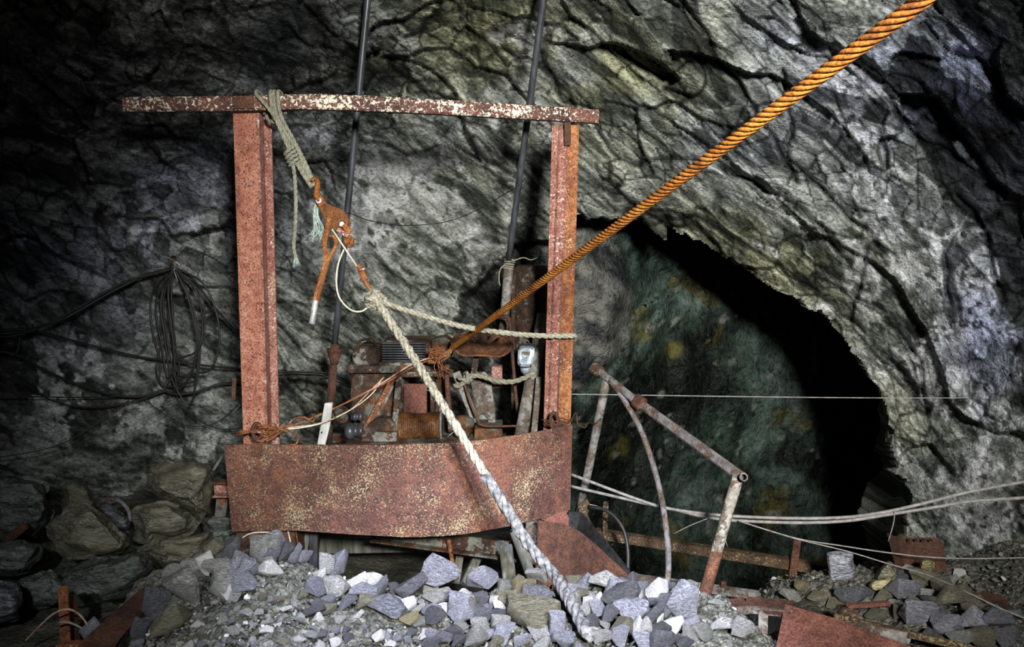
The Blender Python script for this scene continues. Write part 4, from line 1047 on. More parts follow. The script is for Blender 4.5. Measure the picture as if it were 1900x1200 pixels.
# thin wires between the tangle and the left post
def wire(label, pts, r_, mat, name='tie_wire', cat='wire', n=6, step=0.02, group=None):
    o = build(name, MB().tube(smooth_path(pp(pts), step), r_, n), mat)
    return tag(o, label, cat, group)
wire('upper rust wire from the tangle to the left post shackle', [(796, 664, 4.7), (760, 678, 4.65), (690, 722, 4.5), (615, 760, 4.3), (560, 783, 4.16), (505, 800, 4.06), (478, 802, 4.0)], 0.005, MT['copper'])
wire('rust wire running just below the upper wire towards the shackle', [(796, 668, 4.7), (762, 683, 4.65), (705, 716, 4.5), (640, 748, 4.35), (585, 772, 4.2), (530, 794, 4.1), (490, 806, 4.03)], 0.0042, MT['orange'])
wire('pale wire sagging across the white strip', [(712, 700, 4.55), (690, 722, 4.5), (660, 752, 4.4), (640, 766, 4.3), (615, 778, 4.15), (580, 788, 4.12), (540, 793, 4.08), (500, 804, 4.03)], 0.0038, MT['copper'])
wire('lowest pale wire sagging below the others over the strip', [(708, 704, 4.55), (694, 726, 4.48), (672, 746, 4.4), (640, 766, 4.24), (600, 784, 4.14), (560, 793, 4.1), (520, 797, 4.06)], 0.0036, MT['cream'])
mb = MB()
mb.tube(smooth_path(pp([(500, 806, 4.05), (530, 790, 4.06), (548, 776, 4.07), (566, 774, 4.08), (580, 782, 4.09), (586, 770, 4.09)]), 0.01), 0.004, 6)
mb.tube(smooth_path(pp([(528, 794, 4.06), (545, 805, 4.05), (553, 816, 4.04), (548, 824, 4.03), (538, 825, 4.02)]), 0.01), 0.0055, 6)
for k in range(9):
    c_ = P(506 + rr_.uniform(-12, 14), 799 + rr_.uniform(-8, 8), 4.05 + rr_.uniform(-.03, .03)); ax_v = Vector((rr_.uniform(-.5, .5), rr_.uniform(-1, 1), 1)).normalized()
    u_ = ax_v.orthogonal().normalized(); w_ = ax_v.cross(u_); r1, r2 = rr_.uniform(.03, .08), rr_.uniform(.012, .03)
    mb.tube([c_ + u_ * math.cos(a_) * r1 + w_ * math.sin(a_) * r2 for a_ in [2 * math.pi * j / 16 for j in range(16)]], 0.004, 5, closed=True)
for k in range(5):
    mb.tube(smooth_path([P(436 + rr_.uniform(-4, 6), 806 + rr_.uniform(-6, 10), 4.06), P(452, 802 + rr_.uniform(-4, 4), 4.02), P(478, 801 + rr_.uniform(-4, 4), 4.02), P(500, 803, 4.04)], 0.015), 0.0045, 5)
tag(build('wire_tangle', mb, MT['orange']), 'knot of rusty wire lashed round the foot of the left post', 'wire')
mb = MB()
mb.tube(smooth_path(pp([(1022, 790, 4.42), (1040, 776, 4.40), (1058, 780, 4.42), (1066, 768, 4.46), (1070, 766, 4.5), (1072, 786, 4.5), (1085, 793, 4.55), (1092, 784, 4.6), (1104, 786, 4.7), (1116, 776, 4.76)]), 0.01), 0.004, 6)
mb.tube(smooth_path(pp([(1024, 786, 4.40), (1040, 792, 4.38), (1062, 780, 4.43)]), 0.01), 0.004, 6)
for k in range(5):
    mb.tube(smooth_path([P(1010 + rr_.uniform(-6, 6), 770 + rr_.uniform(0, 20), 4.42), P(1030, 786 + rr_.uniform(-6, 6), 4.39), P(1056, 788 + rr_.uniform(-8, 8), 4.4)], 0.015), 0.0035, 5)
tag(build('wire_tangle', mb, MT['brown']), 'twisted rusty wire from the right post foot to the railing', 'wire')
wire('thin dark wire sagging across the rock between hoist and right pipe', [(646, 394, 4.8), (690, 410, 5.2), (760, 418, 5.7), (850, 405, 5.75), (950, 352, 5.5), (975, 330, 5.2)], 0.003, MT['black'])

# ================================================================== left cables
LY = lambda x: 4.72 + 0.0022 * max(0, x)         # just in front of the left wall
def lcable(label, pts, r_, dz=0.0):
    return wire(label, [(x, y, LY(x) + dz - 0.08) for (x, y) in pts], r_, MT['black'], name='cable', cat='cable', n=8, step=0.03, group=None)
ck = thing('cable_coil', 'black cable coil hanging on a peg on the left rock wall', 'cable', P(330, 750, LY(330) - 0.1))
rr2 = random.Random(8)
loops = [(317, 496, 281, 552, 284, 620, 297, 670, 296, 710, 309, 715, 322, 680, 317, 611, 312, 542), (325, 496, 380, 530, 407, 610, 395, 680, 365, 692, 330, 690, 325, 640, 318, 540),
 (328, 498, 372, 545, 380, 600, 372, 640, 366, 700, 340, 712, 305, 716, 290, 690, 297, 640, 300, 560, 312, 505), (325, 500, 355, 560, 368, 640, 362, 720, 352, 750, 335, 735, 315, 690, 305, 620, 298, 560, 310, 510),
 (320, 500, 312, 560, 318, 620, 332, 668, 326, 706, 312, 640, 303, 560), (322, 498, 364, 540, 376, 604, 366, 650, 330, 668, 312, 700, 300, 640, 290, 560), (324, 499, 348, 550, 364, 620, 360, 680, 330, 720, 322, 640, 312, 540)]
for k, l_ in enumerate(loops):
    ps = [P(l_[i], l_[i + 1], LY(330) - 0.10 - 0.012 * k + 0.02 * rr2.random()) for i in range(0, len(l_), 2)]
    path = smooth_path(ps + [ps[0]], 0.02)
    build('cable_loop', MB().tube(path, 0.0068, 8), MT['black'], ck)
pg_ = MB(); pg_.tube(pp([(322, 478, LY(322) + 0.1), (322, 486, LY(322) - 0.2)]), 0.016, 10)
build('wall_peg', pg_, MT['brown'], ck)
tw = MB()
for k in range(5): tw.tube(smooth_path(pp([(318, 490 + k * 3, LY(322) - 0.14), (324, 487 + k * 3, LY(322) - 0.21), (330, 491 + k * 3, LY(322) - 0.14)]), 0.01), 0.003, 5)
tw.tube(smooth_path(pp([(296, 474, LY(300) - .1), (312, 478, LY(320) - .18), (324, 484, LY(322) - .2), (336, 494, LY(322) - .19)]), 0.01), 0.002, 5)
tw.tube(pp([(322, 500, LY(322) - .2), (330, 522, LY(322) - .2)]), 0.003, 5)
build('tie_wire', tw, MT['silver'], ck)
lcable('thick black cable rising from the left edge to the coil', [(-30, 618), (20, 618), (70, 608), (130, 585), (200, 545), (260, 515), (300, 502), (322, 497)], 0.0095, -0.05)
lcable('second cable beside the thick one rising to the coil', [(-30, 626), (30, 622), (90, 600), (160, 562), (230, 524), (290, 506), (320, 500)], 0.007, -0.06)
lcable('cable sloping right from the left edge past the coil', [(-30, 616), (60, 612), (150, 636), (250, 660), (330, 672), (440, 684), (520, 690), (600, 692)], 0.0075)
lcable('cable drooping from the left edge to below the coil', [(-30, 650), (20, 655), (60, 675), (120, 704), (190, 728), (240, 736), (275, 733), (300, 724), (322, 731), (360, 728), (410, 712), (470, 708)], 0.0085)
lcable('thin cable curving low under the coil', [(-30, 660), (20, 690), (80, 735), (130, 752), (180, 755), (230, 748), (280, 735), (305, 722), (312, 700)], 0.0055)
lcable('level thin black cable across the lower left wall', [(-30, 735), (60, 736), (150, 737), (230, 735), (290, 731), (310, 724)], 0.004)
lcable('thin wire sagging from the coil to the left post', [(268, 740), (300, 765), (340, 788), (380, 790), (410, 778), (440, 752), (470, 720)], 0.0035)
lcable('thin black wire crossing below the coil to the post foot', [(318, 700), (330, 740), (360, 775), (400, 794), (430, 796), (450, 793)], 0.0035)
lcable('thin wire trailing down left from the coil', [(240, 742), (210, 765), (165, 795), (110, 825), (40, 842), (-20, 850)], 0.003)
lcable('cable from the coil top running down to the left post', [(330, 500), (360, 520), (390, 560), (430, 605), (470, 640)], 0.0065)
lcable('short black cable end hanging near the left edge', [(34, 615), (36, 630), (34, 648), (26, 662), (16, 655)], 0.008)
for k, (y_, lab) in enumerate(((690, 'topmost of three black cables running behind the timber post'), (694, 'middle of three black cables running behind the timber post'), (699, 'lowest of three black cables running behind the timber post'))):
    wire(lab, [(470, y_ + 2, 5.45), (520, y_, 5.5), (560, y_ - 1, 5.5), (610, y_ + 3, 5.55), (660, y_ + 24, 5.4)], 0.006, MT['black'], name='cable', cat='cable')

# ================================================================== railing on the right
ra = thing('pipe_railing', 'leaning grey pipe railing with two posts beside the tunnel pit', 'railing', P(1295, 1150, 3.72))
a_, b_, c_ = P(1104, 682, 4.82), P(1186, 748, 4.50), P(1378, 886, 3.72)
build('top_rail', MB().bar(a_, b_, 0.044, 0.03), MT['railpipe'], ra, bevel=0.008)
build('top_rail', MB().bar(P(1190, 750, 4.48), c_, 0.050, 0.034), MT['railpipe'], ra, bevel=0.009)
build('coupling', MB().bar(P(1178, 740, 4.52), P(1194, 752, 4.46), 0.078, 0.05), MT['brown'], ra, bevel=0.012)
build('rusted_end', MB().bar(P(1098, 678, 4.84), P(1116, 692, 4.78), 0.07, 0.05), MT['ochre'], ra, bevel=0.012)
ep = build('end_socket', MB().pipe(P(1380, 885, 3.66), P(1380, 885, 3.74), 0.020, 0.006), MT['greymetal'], ra)
build('rail_post', MB().tube(pp([(1125, 706, 4.74), (1112, 770, 4.78), (1092, 870, 4.82), (1074, 950, 4.86)]), 0.026, 12), MT['greymetal'], ra)
rp_ = build('rail_post', MB().tube(pp([(1369, 886, 3.74), (1345, 968, 3.74), (1322, 1050, 3.73), (1291, 1160, 3.72)]), [0.0275, 0.028, 0.028, 0.028], 12), MT['postpale'], ra)
build('rusted_foot', MB().tube(pp([(1331, 1020, 3.733), (1322, 1050, 3.73), (1305, 1110, 3.725), (1289, 1168, 3.72)]), [0.0286, 0.0295, 0.031, 0.031], 12), MT['footrust'], rp_)
wire('rusty grey hose hanging from the railing into the pit', [(1132, 706, 4.7), (1150, 730, 4.62), (1172, 765, 4.55), (1190, 800, 4.5), (1208, 850, 4.42), (1222, 900, 4.36), (1232, 950, 4.3), (1239, 1010, 4.24), (1240, 1060, 4.2), (1235, 1105, 4.2)], 0.0165, MT['railpipe'], name='hanging_hose', cat='hose', n=10)
wire('black curved hose beside the sloping brown chute plate', [(1092, 940, 4.75), (1120, 945, 4.7), (1142, 960, 4.65), (1158, 985, 4.6), (1165, 1020, 4.55), (1165, 1062, 4.5)], 0.0125, MT['black'], name='bent_hose', cat='hose', n=10)
# ------------------------------------------------------------------ wires across the tunnel
wire('thin taut pale wire crossing the tunnel mouth', [(1058, 731, 4.62), (1200, 733, 4.6), (1400, 736, 4.6), (1640, 738, 4.62), (1800, 738, 4.6)], 0.0032, MT['greycable'])
wire('upper of two thick grey cables sagging across the tunnel', [(1060, 880, 4.7), (1100, 895, 4.6), (1180, 925, 4.5), (1240, 943, 4.4), (1330, 955, 4.3), (1450, 961, 4.2), (1560, 960, 4.15), (1640, 950, 4.1), (1720, 932, 4.05), (1800, 912, 4.0), (1920, 890, 3.9)], 0.0095, MT['greycable'], name='cable', cat='cable')
wire('lower of two thick grey cables sagging across the tunnel', [(1060, 902, 4.72), (1120, 916, 4.6), (1190, 932, 4.5), (1250, 945, 4.4), (1330, 962, 4.28), (1450, 969, 4.18), (1560, 967, 4.12), (1650, 954, 4.08), (1740, 940, 4.03), (1800, 930, 4.0), (1920, 922, 3.9)], 0.0095, MT['greycable'], name='cable', cat='cable')
wire('thin grey wire branching off the cables towards the right wall', [(1370, 966, 4.2), (1476, 998, 4.1), (1560, 1012, 4.05), (1640, 1024, 4.0), (1720, 1033, 3.98), (1800, 1036, 3.95), (1920, 1034, 3.85)], 0.0038, MT['greycable'])
wire('thin dark wire descending over the rocks on the right', [(1380, 970, 4.2), (1476, 999, 4.1), (1570, 1022, 4.03), (1650, 1046, 3.9), (1720, 1066, 3.75), (1770, 1087, 3.6), (1810, 1106, 3.5), (1860, 1130, 3.4), (1910, 1150, 3.35)], 0.0036, MT['greycable'])
wire('short wire hanging from the cables onto the curved rust sheet', [(1660, 948, 4.06), (1659, 965, 4.06), (1654, 985, 4.06), (1648, 1004, 4.07)], 0.003, MT['greycable'])
wire('stiff pale wire end sticking out left of the railing post', [(1250, 990, 4.1), (1280, 975, 4.05), (1312, 962, 4.0)], 0.0022, MT['greycable'])
wire('stiff wire end pointing down right of the railing post', [(1342, 990, 4.0), (1350, 1014, 4.0)], 0.0022, MT['greycable'])
wire('short pale wire loop left of the rail frame stub', [(1080, 936, 4.8), (1095, 936, 4.8), (1112, 940, 4.8), (1122, 948, 4.8)], 0.0035, MT['greycable'])
# ================================================================== chute, frames and scrap on the right
def sheet(name, top, bot, mat, thick=0.012, parent=None, n=10, bend=0.0):
    """a steel sheet between two 3-D edge lines"""
    tp2 = smooth_path(top, 0.05) if len(top) > 2 else [top[0].lerp(top[1], k / n) for k in range(n + 1)]
    bp2 = smooth_path(bot, 0.05) if len(bot) > 2 else [bot[0].lerp(bot[1], k / n) for k in range(n + 1)]
    vs = []; fs = []; rows = 6
    nrm_ = ((tp2[-1] - tp2[0]).cross(bp2[0] - tp2[0])).normalized()
    for lay_ in (0, thick):
        for r_ in range(rows + 1):
            for c_ in range(n + 1):
                p = samp(tp2, c_ / n).lerp(samp(bp2, c_ / n), r_ / rows)
                vs.append(p + nrm_ * (lay_ + bend * math.sin(math.pi * r_ / rows)) + Vector((0, 0, 0.004 * mnoise.noise(p * 8) if r_ in (0, rows) else 0)))
    W_ = n + 1; o2 = W_ * (rows + 1)
    for r_ in range(rows):
        for c_ in range(n):
            a_ = r_ * W_ + c_
            fs.append((a_, a_ + W_, a_ + W_ + 1, a_ + 1)); fs.append((o2 + a_, o2 + a_ + 1, o2 + a_ + W_ + 1, o2 + a_ + W_))
    for c_ in range(n):
        fs.append((c_, c_ + 1, o2 + c_ + 1, o2 + c_)); b_ = rows * W_ + c_; fs.append((b_, o2 + b_, o2 + b_ + 1, b_ + 1))
    for r_ in range(rows):
        a_ = r_ * W_; fs.append((a_, o2 + a_, o2 + a_ + W_, a_ + W_)); b_ = a_ + n; fs.append((b_, b_ + W_, o2 + b_ + W_, o2 + b_))
    mb = MB(); mb.add(vs, fs)
    return build(name, mb, mat, parent)
ch = thing('chute_side', 'brown rusty folded side plate of the chute right of the rubble', 'chute', P(1090, 1100, 3.9))
sheet('wide_face', pp([(1018, 968, 4.18), (1058, 975, 4.10), (1110, 1015, 3.90), (1192, 1094, 3.56)]), pp([(1004, 1130, 3.95), (1060, 1135, 3.85), (1110, 1140, 3.7), (1185, 1120, 3.55)]), MT['brown'], parent=ch)
sheet('narrow_face', pp([(1000, 966, 4.14), (1019, 968, 4.17)]), pp([(992, 1130, 3.9), (1006, 1130, 3.95)]), MT['brown'], parent=ch, n=4)
build('top_lip', MB().prism(pp([(1000, 962), (1050, 948), (1056, 962), (1055, 985), (1030, 975)], 4.3), (0, 0.02, 0)), MT['redplate'], ch, bevel=0.003)
tag(sheet('rubber_belt', pp([(1055, 948, 4.42), (1076, 950, 4.40), (1172, 1066, 4.0)]), pp([(1052, 1000, 4.40), (1080, 1030, 4.35), (1150, 1080, 3.98)]), MT['black'], 0.015), 'black rubber belting strip behind the brown chute plate', 'belting')
bk = MB(); bk.prism(pp([(1072, 940), (1090, 925), (1096, 940), (1090, 955), (1098, 972), (1104, 985), (1108, 1002), (1098, 998), (1086, 975), (1076, 962)], 4.78), (0, 0.03, 0))
tag(build('broken_bracket', bk, MT['ochre'], bevel=0.006), 'crumbling ochre bracket at the foot of the far railing post', 'bracket')
# rail frame in the pit
rf_ = thing('rail_frame', 'ochre crusted angle iron frame low in the tunnel pit', 'frame', P(1350, 1110, 4.6))
def angle_iron(nm, a_, b_, w_, mat, parent):
    o = build(nm, MB().bar(a_, b_, w_, 0.008), mat, parent)
    build('leg_flange', MB().bar(a_ + Vector((0, w_ / 2, w_ / 2)), b_ + Vector((0, w_ / 2, w_ / 2)), 0.008, w_, (0, 1, 0)), mat, o)
    return o
angle_iron('upper_rail', P(1105, 992, 5.05), P(1632, 1075, 4.33), 0.052, MT['ochre'], rf_)
angle_iron('lower_rail', P(1172, 1074, 4.62), P(1440, 1112, 4.18), 0.036, MT['greymetal'], rf_)
build('upright', MB().bar(P(1124, 930, 5.0), P(1122, 1022, 5.0), 0.034, 0.012), MT['ochre'], rf_, bevel=0.002)
build('upright', MB().bar(P(1480, 998, 4.5), P(1468, 1086, 4.5), 0.044, 0.012), MT['brown'], rf_, bevel=0.002)
build('upright', MB().bar(P(1343, 1078, 4.34), P(1341, 1115, 4.34), 0.03, 0.012), MT['brown'], rf_)
build('gusset', MB().prism(pp([(1440, 1094), (1468, 1084), (1500, 1080), (1532, 1068), (1528, 1080), (1505, 1092), (1470, 1100), (1448, 1106)], 4.3), (0, 0.05, 0)), MT['brown'], rf_, bevel=0.004)
# box frame and red plate at the lower right
bf = thing('box_frame', 'grey spotted angle iron frame with rusty top bar, lower right', 'frame', P(1380, 1200, 3.4))
build('top_bar', MB().bar(P(1300, 1132, 3.5), P(1385, 1121, 3.5), 0.012, 0.10, (0, 1, 0.1)), MT['brown'], bf)
build('top_bar', MB().bar(P(1383, 1120, 3.5), P(1470, 1128, 3.4), 0.012, 0.10, (0, 1, 0.1)), MT['brown'], bf)
build('face_bar', MB().bar(P(1302, 1143, 3.45), P(1388, 1131, 3.45), 0.036, 0.012), MT['greymetal'], bf)
build('face_bar', MB().bar(P(1386, 1130, 3.45), P(1470, 1139, 3.37), 0.030, 0.012), MT['greymetal'], bf)
build('leg', MB().bar(P(1416, 1132, 3.42), P(1413, 1290, 3.3), 0.042, 0.014), MT['greymetal'], bf, bevel=0.002)
build('roller', MB().lathe(P(1300, 1166, 3.62), (1, 0.1, 0), [(0, .03), (.03, .03), (.03, .04), (.10, .04), (.10, .025), (.12, .02)], 16), MT['brown'], bf)
red = thing('leaning_plate', 'large smooth red brown steel plate leaning at the bottom right', 'plate', P(1540, 1290, 3.1))
sheet('sheet', pp([(1457, 1120, 3.42), (1520, 1138, 3.33), (1600, 1164, 3.2), (1730, 1216, 3.0)]), pp([(1425, 1270, 3.0), (1500, 1290, 2.95), (1600, 1300, 2.9), (1760, 1300, 2.85)]), MT['redplate'], 0.014, red, n=16)
cs = thing('curved_sheet', 'curved rust brown sheet with bolt holes propped against the right wall', 'sheet metal', P(1700, 1075, 4.2))
sheet('sheet', pp([(1648, 988, 4.08), (1668, 997, 4.16), (1705, 997, 4.22), (1738, 996, 4.22), (1751, 1010, 4.18)]), pp([(1668, 1066, 4.0), (1684, 1074, 4.06), (1712, 1078, 4.1), (1740, 1080, 4.1), (1760, 1082, 4.06)]), MT['brown'], 0.010, cs, n=18)
for k in range(4): build('bolt_hole', MB().lathe(P(1684 + k * 14, 1001, 4.16), (0, -1, 0), [(0, .006), (.012, .006)], 8), MT['black'], cs)
fo = thing('folded_sheet', 'dark rust sheet folded over the stones at the right edge', 'sheet metal', P(1830, 1170, 3.5))
sheet('upper_face', pp([(1780, 1098, 3.75), (1850, 1101, 3.7), (1875, 1122, 3.6), (1925, 1168, 3.45)]), pp([(1798, 1120, 3.65), (1836, 1150, 3.5), (1860, 1168, 3.42), (1925, 1200, 3.3)]), MT['brown'], 0.012, fo)
sheet('rolled_edge', pp([(1742, 1112, 3.72), (1760, 1102, 3.75), (1782, 1098, 3.75)]), pp([(1752, 1118, 3.68), (1778, 1112, 3.67), (1800, 1122, 3.64)]), MT['brown'], 0.012, fo, n=6)
tag(build('angle_bar', MB().bar(P(1548, 1143, 3.42), P(1800, 1203, 3.05), 0.028, 0.02), MT['ochre'], bevel=0.003), 'long thin rusty bar lying along the red plate edge', 'bar')
tag(build('broken_pipe', MB().pipe(P(1570, 1152, 3.4), P(1686, 1184, 3.2), 0.026, 0.006), MT['greymetal']), 'short broken grey pipe lying between bar and red plate', 'pipe')
tag(build('rusty_strip', MB().bar(P(1572, 1124, 3.55), P(1650, 1119, 3.6), 0.02, 0.03), MT['redplate'], bevel=0.004), 'short rusty strip among the stones on the right ledge', 'strip')
tag(build('pipe_shard', MB().pipe(P(1556, 1132, 3.46), P(1592, 1143, 3.4), 0.022, 0.006), MT['ochre']), 'small rusty pipe shard above the red plate', 'pipe')
# under the plate
ub = thing('cross_channel', 'rusty grey channel beam under the bowed plate', 'beam', P(860, 1040, 4.3))
build('web', MB().bar(P(690, 985, 4.52), P(1000, 1026, 4.16), 0.085, 0.012), MT['machine2'], ub)
build('lower_lip', MB().bar(P(690, 1001, 4.5), P(1000, 1042, 4.14), 0.010, 0.06), MT['machine'], ub)
tag(build('timber_prop', MB().bar(P(950, 1110, 4.02), P(938, 1010, 4.12), 0.070, 0.05), MT['wood'], bevel=0.006), 'split timber prop under the channel beam left of the chute plate', 'timber')
tag(build('round_prop', MB().tube(pp([(1000, 1110, 4.0), (975, 1040, 4.05), (955, 985, 4.1)]), 0.028, 12), MT['wood']), 'round timber prop leaning beside the split timber', 'timber')
tag(build('grey_board', MB().bar(P(982, 1035, 4.3), P(986, 962, 4.3), 0.062, 0.03), MT['greymetal'], bevel=0.004), 'grey board standing behind the right end of the plate', 'board')
tag(build('iron_rod', MB().tube(pp([(832, 1000, 4.3), (838, 1035, 4.3), (848, 1075, 4.25)]), 0.012, 8), MT['orange']), 'orange rusty rod under the middle of the plate', 'rod')
tag(build('timber_prop', MB().bar(P(856, 1010, 4.5), P(846, 1082, 4.45), 0.045, 0.04), MT['wood'], bevel=0.004), 'timber prop just right of the orange rod', 'timber')
tag(build('timber_prop', MB().bar(P(892, 1020, 4.5), P(862, 1085, 4.3), 0.05, 0.04), MT['wood'], bevel=0.004), 'timber prop slanting left under the channel beam', 'timber')
tag(build('long_plank', MB().bar(P(592, 1012, 4.9), P(850, 1008, 5.2), 0.10, 0.04), MT['wood'], bevel=0.005), 'long dark plank lying in the shadow under the plate', 'plank')
tag(build('steel_stanchion', MB().bar(P(583, 975, 4.3), P(581, 1075, 4.25), 0.048, 0.03), MT['pipe'], bevel=0.004), 'dark steel leg under the plate near the left shoe', 'leg')
tag(build('timber_prop', MB().bar(P(572, 990, 4.32), P(558, 1050, 4.28), 0.035, 0.03), MT['wood'], bevel=0.004), 'thin timber prop beside the dark steel leg', 'timber')
wire('pale wire hanging down below the plate beside the left shoe', [(533, 980, 4.1), (538, 1000, 4.1), (541, 1018, 4.08), (538, 1032, 4.06)], 0.004, MT['cream'])
wire('rust wire hanging down below the plate beside the pale one', [(548, 980, 4.12), (551, 1000, 4.12), (554, 1018, 4.1), (559, 1032, 4.08)], 0.004, MT['orange'])
wire('pale wire draped over the left base shoe', [(438, 1010, 4.02), (452, 996, 4.0), (470, 988, 4.0), (500, 987, 4.02)], 0.004, MT['cream'])
# left lower corner
ls = thing('chute_side', 'long rusty side plate of the chute left of the rubble', 'chute', P(230, 1160, 3.2))
sheet('sheet', pp([(306, 1060, 3.72), (250, 1104, 3.4), (166, 1178, 2.98), (130, 1215, 2.8)]), pp([(318, 1082, 3.66), (280, 1122, 3.35), (215, 1195, 2.95), (190, 1250, 2.75)]), MT['brown'], 0.014, ls, n=18)
ab = thing('angle_bracket', 'upright rusty angle iron bracket in the lower left corner', 'bracket', P(130, 1200, 3.3))
build('upright', MB().bar(P(117, 1088, 3.45), P(122, 1200, 3.3), 0.046, 0.012), MT['orange'], ab, bevel=0.002)
build('flange', MB().bar(P(132, 1106, 3.50), P(138, 1200, 3.36), 0.012, 0.06), MT['brown'], ab)
build('foot', MB().bar(P(108, 1196, 3.28), P(168, 1192, 3.28), 0.04, 0.012, (0, 0, 1)), MT['orange'], ab)
wire('large pinkish wire loop round the angle bracket', [(46, 1190, 3.35), (70, 1165, 3.3), (100, 1138, 3.25), (128, 1130, 3.22), (150, 1142, 3.25), (164, 1162, 3.25)], 0.0045, MT['copper'])
wire('small pale wire loop on the angle bracket', [(106, 1160, 3.3), (112, 1154, 3.24), (130, 1155, 3.22), (146, 1162, 3.24), (157, 1168, 3.25)], 0.0048, MT['greycable'])

# ================================================================== stones
def hull_mesh(name, pts, bevel=0.0, cuts=0, rough=0.0, nscale=6.0, seed=0, angle=35):
    bm = bmesh.new()
    for p in pts: bm.verts.new(p)
    r_ = bmesh.ops.convex_hull(bm, input=bm.verts)
    bmesh.ops.delete(bm, geom=[v for v in bm.verts if not v.link_faces], context='VERTS')
    bmesh.ops.dissolve_limit(bm, angle_limit=R(9), verts=bm.verts, edges=bm.edges)
    if bevel: bmesh.ops.bevel(bm, geom=list(bm.edges), offset=bevel, segments=1, affect='EDGES', clamp_overlap=True)
    bmesh.ops.triangulate(bm, faces=bm.faces)
    for _ in range(cuts):
        bmesh.ops.subdivide_edges(bm, edges=bm.edges, cuts=1, use_grid_fill=True)
    if rough:
        bm.normal_update(); off = Vector((seed * 3.1, seed * 1.7, 0))
        for v in bm.verts:
            q_ = v.co * nscale + off; q_.z *= 2.2
            v.co += v.normal * rough * (mnoise.fractal(q_, 1.0, 2.0, 3) + 0.6 * (mnoise.cell(q_ * 0.9) - 0.5))
    bmesh.ops.recalc_face_normals(bm, faces=bm.faces)
    me = bpy.data.meshes.new(name); bm.to_mesh(me); bm.free()
    me.polygons.foreach_set('use_smooth', [bool(cuts)] * len(me.polygons))
    if cuts: me.set_sharp_from_angle(angle=R(angle))
    return me
def boulder(name, label, outline, Y, thick, mat, seed=0, group=None, cat='rock', rough=0.018, cuts=3):
    rg = random.Random(seed * 13 + 5)
    cx = sum(q[0] for q in outline) / len(outline); cy = sum(q[1] for q in outline) / len(outline)
    pts = []
    for (x, y) in outline:
        pts.append(P(x, y, Y))
        for sgn, k in ((-1, rg.uniform(0.55, 0.82)), (1, 0.75)):
            pts.append(P(cx + (x - cx) * k, cy + (y - cy) * k, Y + sgn * thick * rg.uniform(0.32, 0.5)))
    org = sum(pts, Vector()) / len(pts)
    me = hull_mesh(name, [p - org for p in pts], 0.008, cuts, rough, 5.0, seed)
    return tag(link_mesh(name, me, MT[mat], None, org), label, cat, group)
LB = [
 ('large dark green grey boulder at the left edge', [(-30, 880), (60, 885), (85, 895), (98, 950), (85, 985), (70, 1005), (-30, 1010)], 4.45, 0.5, 'boulder_green'),
 ('small pale topped boulder behind the big stained one', [(105, 965), (110, 905), (125, 890), (155, 893), (170, 915), (178, 940), (160, 960)], 4.62, 0.35, 'boulder'),
 ('big ochre stained slab boulder in the left rock pile', [(80, 978), (105, 955), (145, 925), (165, 925), (225, 985), (243, 1012), (235, 1022), (180, 1036), (125, 1048), (105, 1020)], 4.22, 0.4, 'boulder'),
 ('highest grey boulder of the left rock pile beside the plate', [(262, 905), (275, 870), (330, 848), (365, 848), (395, 865), (400, 895), (390, 955), (375, 968), (350, 940), (300, 930)], 4.62, 0.45, 'boulder'),
 ('layered boulder below the highest one in the left pile', [(243, 945), (260, 932), (310, 926), (350, 943), (368, 960), (362, 988), (330, 1003), (275, 1012), (248, 1008)], 4.32, 0.35, 'boulder'),
 ('wedge shaped olive boulder between pile and rubble', [(245, 1014), (290, 1008), (335, 1000), (398, 984), (400, 1010), (370, 1042), (310, 1062), (285, 1050)], 4.15, 0.35, 'boulder'),
 ('broad low green slab in front of the left rock pile', [(90, 1090), (120, 1052), (180, 1034), (235, 1020), (275, 1018), (288, 1050), (272, 1092), (200, 1124), (125, 1138)], 3.98, 0.45, 'boulder_green'),
 ('rounded dark boulder at left edge with white streaks', [(-30, 1012), (40, 1000), (80, 1005), (86, 1020), (60, 1064), (25, 1072), (-30, 1070)], 4.05, 0.4, 'boulder_green'),
 ('dark blue block cut off by the left edge near the bottom', [(-40, 1080), (34, 1084), (42, 1110), (38, 1150), (-40, 1172)], 3.6, 0.35, 'stone_dark'),
 ('flat dark rock under the red channel stub', [(370, 962), (400, 950), (445, 958), (448, 990), (400, 1006), (372, 990)], 4.5, 0.35, 'boulder_green'),
 ('black shard wedged behind the stained slab', [(182, 942), (200, 936), (240, 968), (242, 992), (225, 990)], 4.5, 0.15, 'stone_dark'),
 ('dark dusty rock behind the wedge boulder', [(300, 1006), (360, 990), (430, 984), (442, 1010), (420, 1030), (340, 1030)], 4.4, 0.3, 'boulder_green'),
 ('low dark stone at the far lower left', [(30, 1075), (90, 1060), (128, 1090), (110, 1130), (50, 1140)], 3.85, 0.3, 'boulder_green'),
]
for k, (lab, ol, Y, th, mt) in enumerate(LB): boulder('boulder', lab, ol, Y, th, mt, seed=k, group='loose boulders at the left wall', cat='boulder', rough=0.022)
wire('grey hose arc between the boulders on the left', [(180, 940, 4.55), (192, 928, 4.5), (215, 926, 4.48), (236, 942, 4.48), (243, 966, 4.48)], 0.011, MT['railpipe'], name='hose', cat='hose', n=8)
tag(build('iron_bar', MB().bar(P(10, 1006, 4.15), P(48, 974, 4.15), 0.045, 0.03), MT['brown'], bevel=0.005), 'short brown iron bar leaning on the left edge boulder', 'bar')
tag(build('wooden_stick', MB().bar(P(396, 872, 4.5), P(413, 846, 4.5), 0.014, 0.014), MT['wood']), 'short dark stick beside the highest left boulder', 'stick')

